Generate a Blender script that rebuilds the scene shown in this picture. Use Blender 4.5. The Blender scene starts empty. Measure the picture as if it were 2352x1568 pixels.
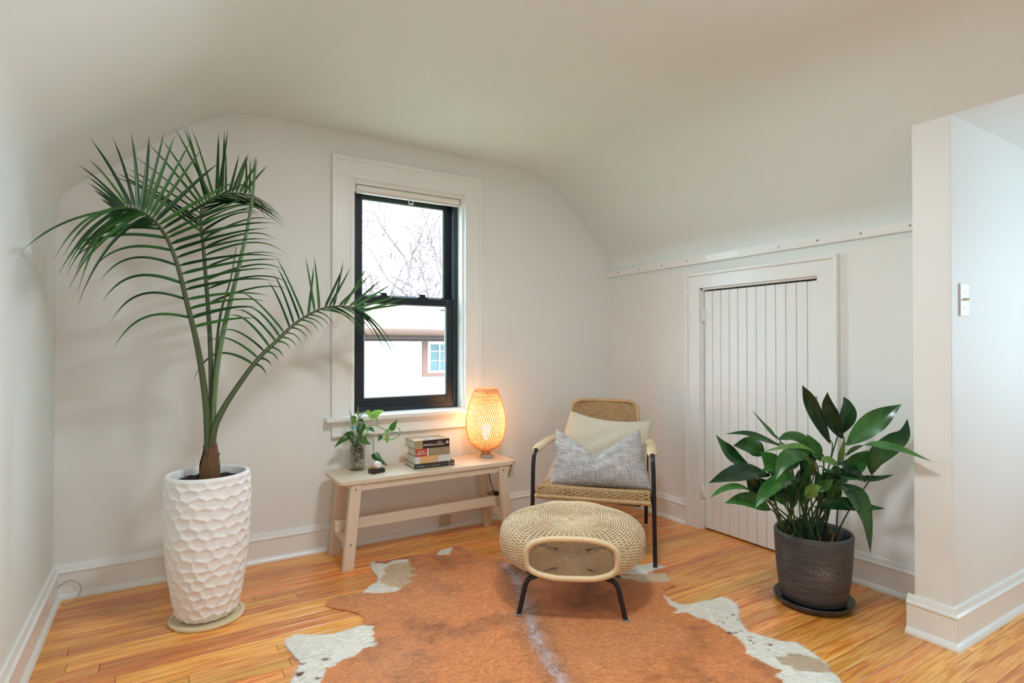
import bpy, bmesh, math, random
import numpy as np
from mathutils import Vector, Matrix

random.seed(7)
rng = np.random.default_rng(7)
scene = bpy.context.scene
COL = scene.collection

# ------------------------------------------------------------------ camera
FPX, YAW, PITCH, ROLL, CAMH = 1300.0, 0.5504, 0.0084, -0.0004, 1.05
_F = np.array([math.sin(YAW)*math.cos(PITCH), math.cos(YAW)*math.cos(PITCH), math.sin(PITCH)])
_R = np.array([math.cos(YAW), -math.sin(YAW), 0.0]); _U = np.cross(_R, _F)
_c, _s = math.cos(ROLL), math.sin(ROLL)
_R, _U = _c*_R+_s*_U, -_s*_R+_c*_U
camd = bpy.data.cameras.new('camera'); cam = bpy.data.objects.new('camera', camd); COL.objects.link(cam)
camd.sensor_width = 36.0; camd.lens = FPX/2352.0*36.0; camd.clip_start = 0.02; camd.clip_end = 200
cam.matrix_world = Matrix(((_R[0], _U[0], -_F[0], 0), (_R[1], _U[1], -_F[1], 0), (_R[2], _U[2], -_F[2], CAMH), (0, 0, 0, 1)))
scene.camera = cam

# ------------------------------------------------------------------ world, light, exposure
world = bpy.data.worlds.new('overcast_sky'); scene.world = world; world.use_nodes = True
bg = world.node_tree.nodes['Background']
bg.inputs[0].default_value = (0.57, 0.82, 1.0, 1); bg.inputs[1].default_value = 14.5
scene.view_settings.view_transform = 'Standard'; scene.view_settings.look = 'None'
scene.view_settings.exposure = -0.03; scene.view_settings.gamma = 1.0
scene.view_settings.use_curve_mapping = False
scene.cycles.use_denoising = True
scene.cycles.use_adaptive_sampling = True; scene.cycles.adaptive_threshold = 0.30; scene.cycles.adaptive_min_samples = 16
scene.cycles.max_bounces = 7; scene.cycles.diffuse_bounces = 5; scene.cycles.glossy_bounces = 3
scene.cycles.transmission_bounces = 6; scene.cycles.transparent_max_bounces = 10
scene.cycles.sample_clamp_indirect = 6.0
scene.cycles.caustics_reflective = False; scene.cycles.caustics_refractive = False

def portal(name, loc, rot, sx, sy):
    l = bpy.data.lights.new(name, 'AREA'); l.shape = 'RECTANGLE'; l.size = sx; l.size_y = sy
    l.cycles.is_portal = True
    o = bpy.data.objects.new(name, l); COL.objects.link(o); o.location = loc; o.rotation_euler = rot
    return o
# daylight portals standing in the window openings (they only guide the sky's light)
portal('sky_portal_gable', (1.178, 3.16, 1.31), (-math.pi/2, 0, 0), 0.7, 1.3)
portal('sky_portal_rear', (.45, -3.1, 1.33), (math.pi/2, 0, 0), .7, 1.1)
portal('sky_portal_dormer', (3.8, -.11, 1.18), (0, math.pi/2, 0), 1.0, .98)

# ------------------------------------------------------------------ helpers
def ray(px, py):
    return _F + (px-1176)/FPX*_R - (py-784)/FPX*_U
CO = np.array([0, 0, CAMH])
def pxY(px, py, Y): d = ray(px, py); return CO + d*(Y/d[1])
def pxX(px, py, X): d = ray(px, py); return CO + d*(X/d[0])
def pxZ(px, py, Z): d = ray(px, py); return CO + d*((Z-CAMH)/d[2])
def pxD(px, py, depth): return CO + ray(px, py)*depth      # depth along the optical axis
def depth_of(p): return float((np.asarray(p, float)-CO) @ _F)

ROOTLOC = {}
def link(o): COL.objects.link(o); return o
def meta(o, label=None, cat=None, group=None, kind=None):
    if label: o['label'] = label
    if cat: o['category'] = cat
    if group: o['group'] = group
    if kind: o['kind'] = kind
    return o
def thing(name, loc, label, cat, group=None):
    o = link(bpy.data.objects.new(name, None)); o.location = loc; o.empty_display_size = 0.05
    ROOTLOC[o.name] = np.array(loc, float)
    return meta(o, label, cat, group)

class MB:
    def __init__(s): s.v = []; s.f = []; s.n = 0
    def add(s, verts, faces):
        verts = np.asarray(verts, float).reshape(-1, 3)
        s.v.append(verts); s.f += [tuple(i+s.n for i in f) for f in faces]; s.n += len(verts); return s
    def quad(s, a, b, c, d): return s.add([a, b, c, d], [(0, 1, 2, 3)])
    def box(s, x0, x1, y0, y1, z0, z1, bev=0.0, M=None):
        bm = bmesh.new(); bmesh.ops.create_cube(bm, size=1.0)
        for v in bm.verts: v.co = ((x0+x1)/2+v.co.x*(x1-x0), (y0+y1)/2+v.co.y*(y1-y0), (z0+z1)/2+v.co.z*(z1-z0))
        if bev > 0: bmesh.ops.bevel(bm, geom=bm.edges[:]+bm.verts[:], offset=bev, segments=2, affect='EDGES', profile=0.6)
        if M is not None: bmesh.ops.transform(bm, matrix=M, verts=bm.verts)
        bm.verts.ensure_lookup_table()
        s.add([v.co[:] for v in bm.verts], [[v.index for v in f.verts] for f in bm.faces]); bm.free(); return s
    def tube(s, path, rad, sides=10, cap=True, closed=False):
        P = np.asarray(path, float); n = len(P)
        R = np.full(n, rad) if np.isscalar(rad) else np.asarray(rad, float)
        T = (np.roll(P, -1, 0)-np.roll(P, 1, 0)) if closed else np.gradient(P, axis=0)
        T /= np.linalg.norm(T, axis=1)[:, None]+1e-12
        up = np.array([0, 0, 1.0]) if abs(T[0][2]) < .9 else np.array([1.0, 0, 0])
        u = np.cross(T[0], up); u /= np.linalg.norm(u); vs = []
        for i in range(n):
            u = u-T[i]*(u@T[i]); u /= np.linalg.norm(u)+1e-12; w = np.cross(T[i], u)
            a = np.linspace(0, 2*math.pi, sides, endpoint=False)
            vs.append(P[i]+R[i]*(np.cos(a)[:, None]*u+np.sin(a)[:, None]*w))
        F = []; m = n if closed else n-1
        for i in range(m):
            j = (i+1) % n
            for k in range(sides):
                l = (k+1) % sides; F.append((i*sides+k, i*sides+l, j*sides+l, j*sides+k))
        if cap and not closed:
            F.append(tuple(range(sides-1, -1, -1))); F.append(tuple((n-1)*sides+k for k in range(sides)))
        return s.add(np.concatenate(vs), F)
    def lathe(s, prof, c=(0, 0, 0), seg=48, cap=False):
        a = np.linspace(0, 2*math.pi, seg, endpoint=False); vs = []; F = []
        for r, z in prof: vs.append(np.stack([c[0]+r*np.cos(a), c[1]+r*np.sin(a), np.full(seg, c[2]+z)], 1))
        for i in range(len(prof)-1):
            for k in range(seg):
                l = (k+1) % seg; F.append((i*seg+k, i*seg+l, (i+1)*seg+l, (i+1)*seg+k))
        if cap: F.append(tuple(range(seg-1, -1, -1))); F.append(tuple((len(prof)-1)*seg+k for k in range(seg)))
        return s.add(np.concatenate(vs), F)
    def extrude(s, prof, p0, p1, out, up=(0, 0, 1)):
        """sweep a 2-D profile (d outward, h up) from p0 to p1"""
        out = np.array(out, float); up = np.array(up, float); p0 = np.array(p0, float); p1 = np.array(p1, float)
        A = [p0+d*out+h*up for d, h in prof]; B = [p1+d*out+h*up for d, h in prof]; n = len(prof)
        F = [(i, (i+1) % n, n+(i+1) % n, n+i) for i in range(n)]+[tuple(range(n-1, -1, -1)), tuple(range(n, 2*n))]
        return s.add(A+B, F)
    def strand(s, P, N, w, h, closed=False):
        P = np.asarray(P, float); N = np.asarray(N, float); n = len(P)
        if n < 2: return s
        T = (np.roll(P, -1, 0)-np.roll(P, 1, 0)) if closed else np.gradient(P, axis=0)
        B = np.cross(T, N); B /= np.linalg.norm(B, axis=1)[:, None]+1e-12
        V = np.stack([P+B*w, P+N*h, P-B*w, P-N*h], 1).reshape(-1, 3); F = []
        m = n if closed else n-1
        for i in range(m):
            a = i*4; b = ((i+1) % n)*4
            F += [(a, a+1, b+1, b), (a+1, a+2, b+2, b+1), (a+2, a+3, b+3, b+2), (a+3, a, b, b+3)]
        return s.add(V, F)
    def build(s, name, mat, parent=None, smooth=False, kind=None, fixn=False):
        V = np.concatenate(s.v); loc = None
        if parent is None:
            loc = np.array([(V[:, 0].min()+V[:, 0].max())/2, (V[:, 1].min()+V[:, 1].max())/2, V[:, 2].min()])
        else: loc = ROOTLOC.get(parent.name, np.zeros(3))
        me = bpy.data.meshes.new(name); me.from_pydata((V-loc).tolist(), [], s.f); me.update()
        if fixn:
            bm = bmesh.new(); bm.from_mesh(me); bmesh.ops.recalc_face_normals(bm, faces=bm.faces); bm.to_mesh(me); bm.free()
        if smooth: me.polygons.foreach_set('use_smooth', [True]*len(me.polygons))
        if mat is not None: me.materials.append(mat)
        o = link(bpy.data.objects.new(name, me))
        if parent is None: o.location = loc
        else: o.parent = parent
        ROOTLOC[o.name] = loc
        if kind: o['kind'] = kind
        return o

def spline(pts, n):
    """Catmull-Rom through pts"""
    P = np.asarray(pts, float); m = len(P)
    if m == 2: t = np.linspace(0, 1, n)[:, None]; return P[0]*(1-t)+P[1]*t
    E = np.concatenate([[2*P[0]-P[1]], P, [2*P[-1]-P[-2]]]); out = []
    for q in np.linspace(0, m-1, n):
        i = min(int(q), m-2); t = q-i; a, b, c, d = E[i:i+4]
        out.append(.5*((2*b)+(c-a)*t+(2*a-5*b+4*c-d)*t*t+(3*b-a-3*c+d)*t**3))
    return np.array(out)
def nrm(v): v = np.asarray(v, float); return v/(np.linalg.norm(v)+1e-12)

def blade(mb, path, wfun, nhint, fold=.18, across=4, wave=0.0):
    """leaf blade along a 3-D path; wfun(t) = half width; nhint = facing hint (vector or per-point array)"""
    P = np.asarray(path, float); n = len(P); T = np.gradient(P, axis=0); T /= np.linalg.norm(T, axis=1)[:, None]+1e-12
    NH = np.broadcast_to(np.asarray(nhint, float), (n, 3)); V = []; ph = random.random()*6
    for i in range(n):
        t = i/(n-1); B = nrm(np.cross(T[i], NH[i])); N = np.cross(B, T[i]); w = wfun(t)
        for k in range(across+1):
            q = -1+2*k/across
            V.append(P[i]+B*w*q+N*(abs(q)*fold*w+wave*w*math.sin(t*9+ph)*q*abs(q)))
    F = []; m = across+1
    for i in range(n-1):
        for k in range(across): F.append((i*m+k, i*m+k+1, (i+1)*m+k+1, (i+1)*m+k))
    return mb.add(V, F)

# ------------------------------------------------------------------ materials
def newmat(name):
    m = bpy.data.materials.new(name); m.use_nodes = True; nt = m.node_tree
    return m, nt, nt.nodes, nt.links, nt.nodes['Principled BSDF']
def lin(c): return tuple(((x/255+.055)/1.055)**2.4 if x/255 > .04045 else x/255/12.92 for x in c)+(1,)
def mat(name, rgb, rough=.5, var=.06, scale=8, metal=0.0, bump=0.0, bscale=60, stretch=(1, 1, 1), coat=0.0, spec=.5, trans=0.0):
    """plain surface: sRGB colour, mild procedural mottling, optional fine relief"""
    m, nt, N, L, b = newmat(name)
    tc = N.new('ShaderNodeTexCoord'); mp = N.new('ShaderNodeMapping'); mp.inputs['Scale'].default_value = stretch
    L.new(tc.outputs['Object'], mp.inputs['Vector'])
    nz = N.new('ShaderNodeTexNoise'); nz.inputs['Scale'].default_value = scale; nz.inputs['Detail'].default_value = 4
    L.new(mp.outputs[0], nz.inputs['Vector'])
    mx = N.new('ShaderNodeMix'); mx.data_type = 'RGBA'
    c = lin(rgb); mx.inputs[6].default_value = tuple(max(0, x*(1-var)) for x in c[:3])+(1,)
    mx.inputs[7].default_value = tuple(min(1, x*(1+var)) for x in c[:3])+(1,)
    L.new(nz.outputs['Fac'], mx.inputs[0]); L.new(mx.outputs[2], b.inputs['Base Color'])
    b.inputs['Roughness'].default_value = rough; b.inputs['Metallic'].default_value = metal
    b.inputs['Specular IOR Level'].default_value = spec; b.inputs['Coat Weight'].default_value = coat
    if bump:
        n2 = N.new('ShaderNodeTexNoise'); n2.inputs['Scale'].default_value = bscale; n2.inputs['Detail'].default_value = 3
        L.new(mp.outputs[0], n2.inputs['Vector'])
        bp = N.new('ShaderNodeBump'); bp.inputs['Strength'].default_value = bump; bp.inputs['Distance'].default_value = .004
        L.new(n2.outputs['Fac'], bp.inputs['Height']); L.new(bp.outputs[0], b.inputs['Normal'])
    if trans:
        tr = N.new('ShaderNodeBsdfTranslucent'); ms = N.new('ShaderNodeMixShader'); ms.inputs[0].default_value = trans
        L.new(mx.outputs[2], tr.inputs['Color']); L.new(b.outputs[0], ms.inputs[1]); L.new(tr.outputs[0], ms.inputs[2])
        L.new(ms.outputs[0], N['Material Output'].inputs['Surface'])
    return m
def glass(name, tint=(1, 1, 1), refl=1.0):
    m, nt, N, L, b = newmat(name); N.remove(b)
    t = N.new('ShaderNodeBsdfTransparent'); t.inputs[0].default_value = tint+(1,)
    g = N.new('ShaderNodeBsdfGlossy'); g.inputs['Roughness'].default_value = .02
    f = N.new('ShaderNodeLayerWeight'); f.inputs['Blend'].default_value = .5
    pw_ = N.new('ShaderNodeMath'); pw_.operation = 'POWER'; pw_.inputs[1].default_value = 4.0; L.new(f.outputs['Facing'], pw_.inputs[0])
    mu = N.new('ShaderNodeMath'); mu.operation = 'MULTIPLY_ADD'; mu.inputs[1].default_value = .75*refl; mu.inputs[2].default_value = .035*refl
    ms = N.new('ShaderNodeMixShader'); L.new(pw_.outputs[0], mu.inputs[0]); L.new(mu.outputs[0], ms.inputs[0])
    L.new(t.outputs[0], ms.inputs[1]); L.new(g.outputs[0], ms.inputs[2]); L.new(ms.outputs[0], N['Material Output'].inputs['Surface'])
    return m
def emis(name, rgb, strength):
    m, nt, N, L, b = newmat(name)
    b.inputs['Base Color'].default_value = (0, 0, 0, 1); b.inputs['Emission Color'].default_value = rgb+(1,)
    b.inputs['Emission Strength'].default_value = strength; return m

def plank_mat():
    m, nt, N, L, b = newmat('oiled_oak_strip')
    g = N.new('ShaderNodeNewGeometry'); oi = N.new('ShaderNodeObjectInfo')
    cx = N.new('ShaderNodeCombineXYZ')
    for i, k in enumerate((37.0, 11.0, 5.0)):
        mm = N.new('ShaderNodeMath'); mm.operation = 'MULTIPLY'; mm.inputs[1].default_value = k
        L.new(oi.outputs['Random'], mm.inputs[0]); L.new(mm.outputs[0], cx.inputs[i])
    ad = N.new('ShaderNodeVectorMath'); ad.operation = 'ADD'; L.new(g.outputs['Position'], ad.inputs[0]); L.new(cx.outputs[0], ad.inputs[1])
    mp = N.new('ShaderNodeMapping'); mp.inputs['Scale'].default_value = (2.2, 38, 38); L.new(ad.outputs[0], mp.inputs['Vector'])
    n1 = N.new('ShaderNodeTexNoise'); n1.inputs['Scale'].default_value = 1.6; n1.inputs['Detail'].default_value = 6; n1.inputs['Distortion'].default_value = .8
    L.new(mp.outputs[0], n1.inputs['Vector'])
    n2 = N.new('ShaderNodeTexNoise'); n2.inputs['Scale'].default_value = 6.0; n2.inputs['Detail'].default_value = 3
    L.new(mp.outputs[0], n2.inputs['Vector'])
    r1 = N.new('ShaderNodeValToRGB'); e = r1.color_ramp.elements
    e[0].position = .34; e[0].color = lin((212, 118, 40)); e[1].position = .60; e[1].color = lin((250, 178, 92))
    x = e.new(.46); x.color = lin((238, 154, 68))
    L.new(n1.outputs['Fac'], r1.inputs[0])
    r2 = N.new('ShaderNodeValToRGB'); e = r2.color_ramp.elements; e[0].position = .36; e[0].color = (.80, .66, .52, 1); e[1].position = .5; e[1].color = (1, 1, 1, 1)
    L.new(n2.outputs['Fac'], r2.inputs[0])
    mu = N.new('ShaderNodeMix'); mu.data_type = 'RGBA'; mu.blend_type = 'MULTIPLY'; mu.inputs[0].default_value = .7
    L.new(r1.outputs[0], mu.inputs[6]); L.new(r2.outputs[0], mu.inputs[7])
    hs = N.new('ShaderNodeHueSaturation'); mr = N.new('ShaderNodeMapRange'); mr.inputs[3].default_value = .80; mr.inputs[4].default_value = 1.16
    L.new(oi.outputs['Random'], mr.inputs[0]); L.new(mr.outputs[0], hs.inputs['Value']); L.new(mu.outputs[2], hs.inputs['Color'])
    m2 = N.new('ShaderNodeMath'); m2.operation = 'MULTIPLY'; m2.inputs[1].default_value = 7.31; L.new(oi.outputs['Random'], m2.inputs[0])
    fr = N.new('ShaderNodeMath'); fr.operation = 'FRACT'; L.new(m2.outputs[0], fr.inputs[0])
    mr2 = N.new('ShaderNodeMapRange'); mr2.inputs[3].default_value = .488; mr2.inputs[4].default_value = .508; L.new(fr.outputs[0], mr2.inputs[0]); L.new(mr2.outputs[0], hs.inputs['Hue'])
    L.new(hs.outputs[0], b.inputs['Base Color']); b.inputs['Roughness'].default_value = .32
    b.inputs['Coat Weight'].default_value = .5; b.inputs['Coat Roughness'].default_value = .16
    bp = N.new('ShaderNodeBump'); bp.inputs['Strength'].default_value = .08; bp.inputs['Distance'].default_value = .002
    L.new(n2.outputs['Fac'], bp.inputs['Height']); L.new(bp.outputs[0], b.inputs['Normal'])
    return m
def attr_mat(name, rough=.85, sheen=0.0):
    m, nt, N, L, b = newmat(name); a = N.new('ShaderNodeAttribute'); a.attribute_name = 'coat_colour'
    L.new(a.outputs['Color'], b.inputs['Base Color']); b.inputs['Roughness'].default_value = rough
    b.inputs['Sheen Weight'].default_value = sheen; b.inputs['Specular IOR Level'].default_value = .3; return m
def leaf_mat(name, dark, light, rough=.38, streak=(60, 60, 4), trans=.18):
    m, nt, N, L, b = newmat(name)
    tc = N.new('ShaderNodeTexCoord'); oi = N.new('ShaderNodeObjectInfo')
    nz = N.new('ShaderNodeTexNoise'); nz.inputs['Scale'].default_value = 9; nz.inputs['Detail'].default_value = 3
    mp = N.new('ShaderNodeMapping'); mp.inputs['Scale'].default_value = (1.6, 1.6, .5); L.new(tc.outputs['Object'], mp.inputs['Vector']); L.new(mp.outputs[0], nz.inputs['Vector'])
    ad = N.new('ShaderNodeMath'); ad.operation = 'ADD'; sb = N.new('ShaderNodeMath'); sb.operation = 'MULTIPLY_ADD'
    sb.inputs[1].default_value = .7; sb.inputs[2].default_value = -.35; L.new(oi.outputs['Random'], sb.inputs[0])
    L.new(nz.outputs['Fac'], ad.inputs[0]); L.new(sb.outputs[0], ad.inputs[1])
    r = N.new('ShaderNodeValToRGB'); r.color_ramp.elements[0].position = .25; r.color_ramp.elements[0].color = lin(dark)
    r.color_ramp.elements[1].position = .85; r.color_ramp.elements[1].color = lin(light); L.new(ad.outputs[0], r.inputs[0])
    L.new(r.outputs[0], b.inputs['Base Color']); b.inputs['Roughness'].default_value = rough; b.inputs['Specular IOR Level'].default_value = .5
    tr = N.new('ShaderNodeBsdfTranslucent'); L.new(r.outputs[0], tr.inputs['Color'])
    ms = N.new('ShaderNodeMixShader'); ms.inputs[0].default_value = trans
    L.new(b.outputs[0], ms.inputs[1]); L.new(tr.outputs[0], ms.inputs[2]); L.new(ms.outputs[0], N['Material Output'].inputs['Surface'])
    return m
def weave_cloth(name, a, b_, scale):
    m, nt, N, L, b = newmat(name); tc = N.new('ShaderNodeTexCoord'); out = []
    for st in ((scale, scale*.08, scale*.08), (scale*.08, scale*.08, scale)):
        mp = N.new('ShaderNodeMapping'); mp.inputs['Scale'].default_value = st; L.new(tc.outputs['Object'], mp.inputs['Vector'])
        nz = N.new('ShaderNodeTexNoise'); nz.inputs['Scale'].default_value = 1; nz.inputs['Detail'].default_value = 5; L.new(mp.outputs[0], nz.inputs['Vector']); out.append(nz)
    ad = N.new('ShaderNodeMath'); ad.operation = 'ADD'; L.new(out[0].outputs['Fac'], ad.inputs[0]); L.new(out[1].outputs['Fac'], ad.inputs[1])
    r = N.new('ShaderNodeValToRGB'); r.color_ramp.elements[0].position = .75/2; r.color_ramp.elements[1].position = 1.2/2
    hf = N.new('ShaderNodeMath'); hf.operation = 'MULTIPLY'; hf.inputs[1].default_value = .5; L.new(ad.outputs[0], hf.inputs[0]); L.new(hf.outputs[0], r.inputs[0])
    r.color_ramp.elements[0].color = lin(a); r.color_ramp.elements[1].color = lin(b_); L.new(r.outputs[0], b.inputs['Base Color'])
    b.inputs['Roughness'].default_value = .9; b.inputs['Sheen Weight'].default_value = .15
    bp = N.new('ShaderNodeBump'); bp.inputs['Strength'].default_value = .3; bp.inputs['Distance'].default_value = .002; L.new(hf.outputs[0], bp.inputs['Height']); L.new(bp.outputs[0], b.inputs['Normal'])
    return m

PAINT = mat('eggshell_wall_paint', (234, 232, 226), .6, .012, 3, bump=.03, bscale=180)
CEILP = mat('matte_ceiling_paint', (228, 235, 232), .75, .012, 2, bump=.05, bscale=90)
TRIM = mat('gloss_trim_paint', (238, 236, 231), .28, .012, 5, bump=.02, bscale=120)
PLANK = plank_mat()
SUBF = mat('dark_subfloor', (70, 42, 22), .9)
BLACKM = mat('black_enamel_steel', (26, 25, 30), .32, .1, 30)
FRAMEB = mat('black_window_cladding', (26, 34, 42), .30, .06, 10)
GLASS = glass('window_glass', (1, 1, 1), .8)
RATTAN = mat('natural_rattan', (196, 156, 108), .55, .30, 45, bump=.25, bscale=300)
RATTAN_L = mat('pale_rattan', (232, 204, 166), .5, .26, 45, bump=.25, bscale=300)
BIRCH = mat('pale_birch_wood', (222, 202, 176), .42, .07, 4, bump=.05, bscale=60, stretch=(.6, 12, 12))
BIRCHV = mat('pale_birch_leg', (222, 202, 176), .42, .07, 4, bump=.05, bscale=60, stretch=(12, 12, .6))
CHROME = mat('zinc_screw_metal', (170, 170, 168), .3, .05, 30, metal=1.0)
CREAM = mat('cream_plastic', (226, 214, 190), .35, .02)
CORDM = mat('black_cord_rubber', (32, 24, 22), .5)

# ------------------------------------------------------------------ room shell
YB, XR, XL = 3.002, 2.640, -0.389      # wall faces
YREAR, XALC, YST0, YST1, XST, ZALC = -3.0, 3.7, 0.884, 1.004, 2.348, 1.866
W0, W1, WZ0, WZ1 = 0.843, 1.510, 0.683, 1.946   # gable window opening
mb = MB()
mb.box(XL-.15, W0, YB, YB+.15, -.05, 2.6); mb.box(W1, XR+.15, YB, YB+.15, -.05, 2.6)
mb.box(W0, W1, YB, YB+.15, -.05, WZ0); mb.box(W0, W1, YB, YB+.15, WZ1, 2.6)
meta(mb.build('wall_back', PAINT), 'off-white gable end wall around the black window', kind='structure')
mb = MB().box(XL-.15, XL, YREAR-.15, YB, -.05, 2.3)
meta(mb.build('wall_left', CEILP), 'off-white knee wall along the left edge', kind='structure')
DY0, DY1, DZ = 1.520, 2.215, 1.385
mb = MB(); mb.box(XR, XR+.12, YST1, DY0, -.05, 1.75); mb.box(XR, XR+.12, DY1, YB, -.05, 1.75); mb.box(XR, XR+.12, DY0, DY1, DZ, 1.75)
mb.box(XR+.12, XR+.16, YST1, YB, -.05, 1.75)
meta(mb.build('wall_right', PAINT), 'off-white knee wall around the small closet door', kind='structure')
mb = MB().box(XST, XALC+.15, YST0, YST1, -.05, ZALC+.06, bev=.003)
meta(mb.build('wall_stub', PAINT), 'white stub wall end beside the light switch', kind='structure')
# rear and dormer walls with openings for added windows (behind and right of the camera)
RX0, RX1, RZ0, RZ1 = 0.1, .8, .78, 1.88
mb = MB(); y0, y1 = YREAR-.15, YREAR
mb.box(XL-.15, RX0, y0, y1, -.05, 2.6); mb.box(RX1, XALC+.15, y0, y1, -.05, 2.6); mb.box(RX0, RX1, y0, y1, -.05, RZ0); mb.box(RX0, RX1, y0, y1, RZ1, 2.6)
meta(mb.build('wall_rear', PAINT), 'off-white rear wall with an added, unseen window', kind='structure')
AY0, AY1, AZ0, AZ1 = -.60, .38, .68, 1.68
mb = MB(); mb.box(XALC, XALC+.15, YREAR, AY0, -.05, 2.2); mb.box(XALC, XALC+.15, AY1, YST0, -.05, 2.2)
mb.box(XALC, XALC+.15, AY0, AY1, -.05, AZ0); mb.box(XALC, XALC+.15, AY0, AY1, AZ1, 2.2)
meta(mb.build('wall_dormer', PAINT), 'off-white dormer wall with an added, unseen window', kind='structure')

# vaulted ceiling: flat strip with two slopes, rounded creases
def round_poly(pts, rads, seg=8):
    out = [pts[0]]
    for i in range(1, len(pts)-1):
        p, a, b = np.array(pts[i]), np.array(pts[i-1]), np.array(pts[i+1]); r = rads[i]
        u = a-p; v = b-p; A = p+u/np.linalg.norm(u)*r; B = p+v/np.linalg.norm(v)*r
        for t in np.linspace(0, 1, seg): out.append(tuple((1-t)**2*A+2*t*(1-t)*p+t*t*B))
    out.append(pts[-1]); return out
def ceil_prof(dx, cut=False):
    top = 2.186; x2 = 2.095-dx
    if cut:
        xe, ze = XR-.01-dx*.25, 1.665-dx*.6; zc = 2.163+(ze-2.163)*(XST-x2)/(xe-x2)
        pts = [(XL, 1.50), (XL, 1.680), (.235, 2.186), (x2, 2.163), (XST, zc)]; rd = [0, .10, .20, .22, 0]
    else:
        pts = [(XL, 1.50), (XL, 1.680), (.235, 2.186), (x2, 2.163), (XR-.01-dx*.25, 1.665-dx*.6), (XR, 1.50)]; rd = [0, .10, .20, .22, .06, 0]
    return round_poly(pts, rd)
def loft(profs, ys):
    V = []; n = len(profs[0])
    for pr, y in zip(profs, ys): V += [(x, y, z) for x, z in pr]
    F = [(i*n+k, i*n+k+1, (i+1)*n+k+1, (i+1)*n+k) for i in range(len(ys)-1) for k in range(n-1)]
    return V, F
mb = MB(); ys = [YB+.02, 2.6, 2.2, 1.8, 1.4, YST1-.06]
mb.add(*loft([ceil_prof(.075*min(1, (YB-y)/2.0)) for y in ys], ys))
ys = [YST1-.06, 0, -1.2, YREAR-.05]
mb.add(*loft([ceil_prof(.075, True) for y in ys], ys))
mb.quad((XST, YST1, ZALC), (XALC+.05, YST1, ZALC), (XALC+.05, YREAR-.05, ZALC), (XST, YREAR-.05, ZALC))
c = mb.build('ceiling', CEILP, smooth=True, kind='structure'); c['label'] = 'white vaulted plaster ceiling with sloped sides'
md = c.modifiers.new('edge', 'EDGE_SPLIT'); md.split_angle = math.radians(38)
mb = MB().box(XL-.15, XALC+.15, YREAR-.15, YB+.15, 2.5, 2.6)
meta(mb.build('roof_deck', SUBF), 'roof deck above the ceiling', kind='structure')

# floor: sub-floor slab with individual strips
mb = MB().box(XL-.15, XALC+.15, YREAR-.15, YB+.15, -.10, -.0135)
floor = mb.build('floor', SUBF, kind='structure'); floor['label'] = 'honey oak strip floor'
FL = ROOTLOC[floor.name]
bm = bmesh.new(); bmesh.ops.create_cube(bm, size=1.0)
for v in bm.verts: v.co = (v.co.x, v.co.y*.0558, (v.co.z-.5)*.013)
bmesh.ops.bevel(bm, geom=[e for e in bm.edges if all(v.co.z > -.001 for v in e.verts) and abs(e.verts[0].co.x-e.verts[1].co.x) > .5], offset=.0005, segments=1, affect='EDGES')
pme = bpy.data.meshes.new('plank'); bm.to_mesh(pme); bm.free(); pme.materials.append(PLANK)
PW = .057; far = MB(); y = YB-PW/2; cnt = 0
rp = random.Random(21)
while y > YREAR:
    x = XL-.1-rp.random()*1.2; row_end = XALC if y < YST0 else XR+.1
    while x < row_end:
        ln = rp.choice([.55, .8, 1.0, 1.2, 1.5, 1.8, 2.1]); a, b = max(x, XL-.1), min(x+ln, row_end)
        if b-a > .05:
            if y > .48 and not (y < 1.2 and b < .9) and cnt < 300:
                o = link(bpy.data.objects.new('plank', pme)); o.parent = floor; o.location = ((a+b)/2-FL[0], y-FL[1], -FL[2]); o.scale = (b-a-.0016, 1, 1); cnt += 1
            else: far.box(a, b-.001, y-PW/2+.0003, y+PW/2-.0003, -.013, 0)
        x += ln
    y -= PW
far.build('far_planks', PLANK, floor, kind='stuff')

# baseboards
BBP = [(0, 0), (.030, 0), (.029, .008), (.024, .016), (.018, .021), (.016, .023), (.016, .104), (.021, .108), (.021, .113), (.013, .119), (.011, .128), (.008, .137), (0, .139)]
def base(name, p0, p1, out, label):
    return meta(MB().extrude(BBP, p0, p1, out).build(name, TRIM, fixn=True), label, kind='structure')
base('baseboard_back', (XL, YB, 0), (XR, YB, 0), (0, -1, 0), 'white baseboard along the gable wall')
base('baseboard_left', (XL, YREAR, 0), (XL, YB, 0), (1, 0, 0), 'white baseboard along the left wall')
base('baseboard_right', (XR, DY1+.095, 0), (XR, YB, 0), (-1, 0, 0), 'white baseboard between corner and closet door')
base('baseboard_right_near', (XR, YST1, 0), (XR, DY0-.095, 0), (-1, 0, 0), 'white baseboard behind the dark plant pot')
mb = MB()
for pA, pB, o in (((XST, YST1+.02), (XST, YST0), (-1, 0)), ((XST, YST0), (XALC, YST0), (0, -1))):
    A = []; B = []
    for d, h in BBP:
        if o[0]: A.append((pA[0]-d, pA[1]+0*d, h)); B.append((pB[0]-d, pB[1]-d, h))
        else: A.append((pA[0]-d, pA[1]-d, h)); B.append((pB[0], pB[1]-d, h))
    n = len(BBP); mb.add(A+B, [(i, (i+1) % n, n+(i+1) % n, n+i) for i in range(n)]+[tuple(range(n-1, -1, -1)), tuple(range(n, 2*n))])
meta(mb.build('baseboard_stub', TRIM, fixn=True), 'white baseboard wrapping the stub wall corner', kind='structure')

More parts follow.
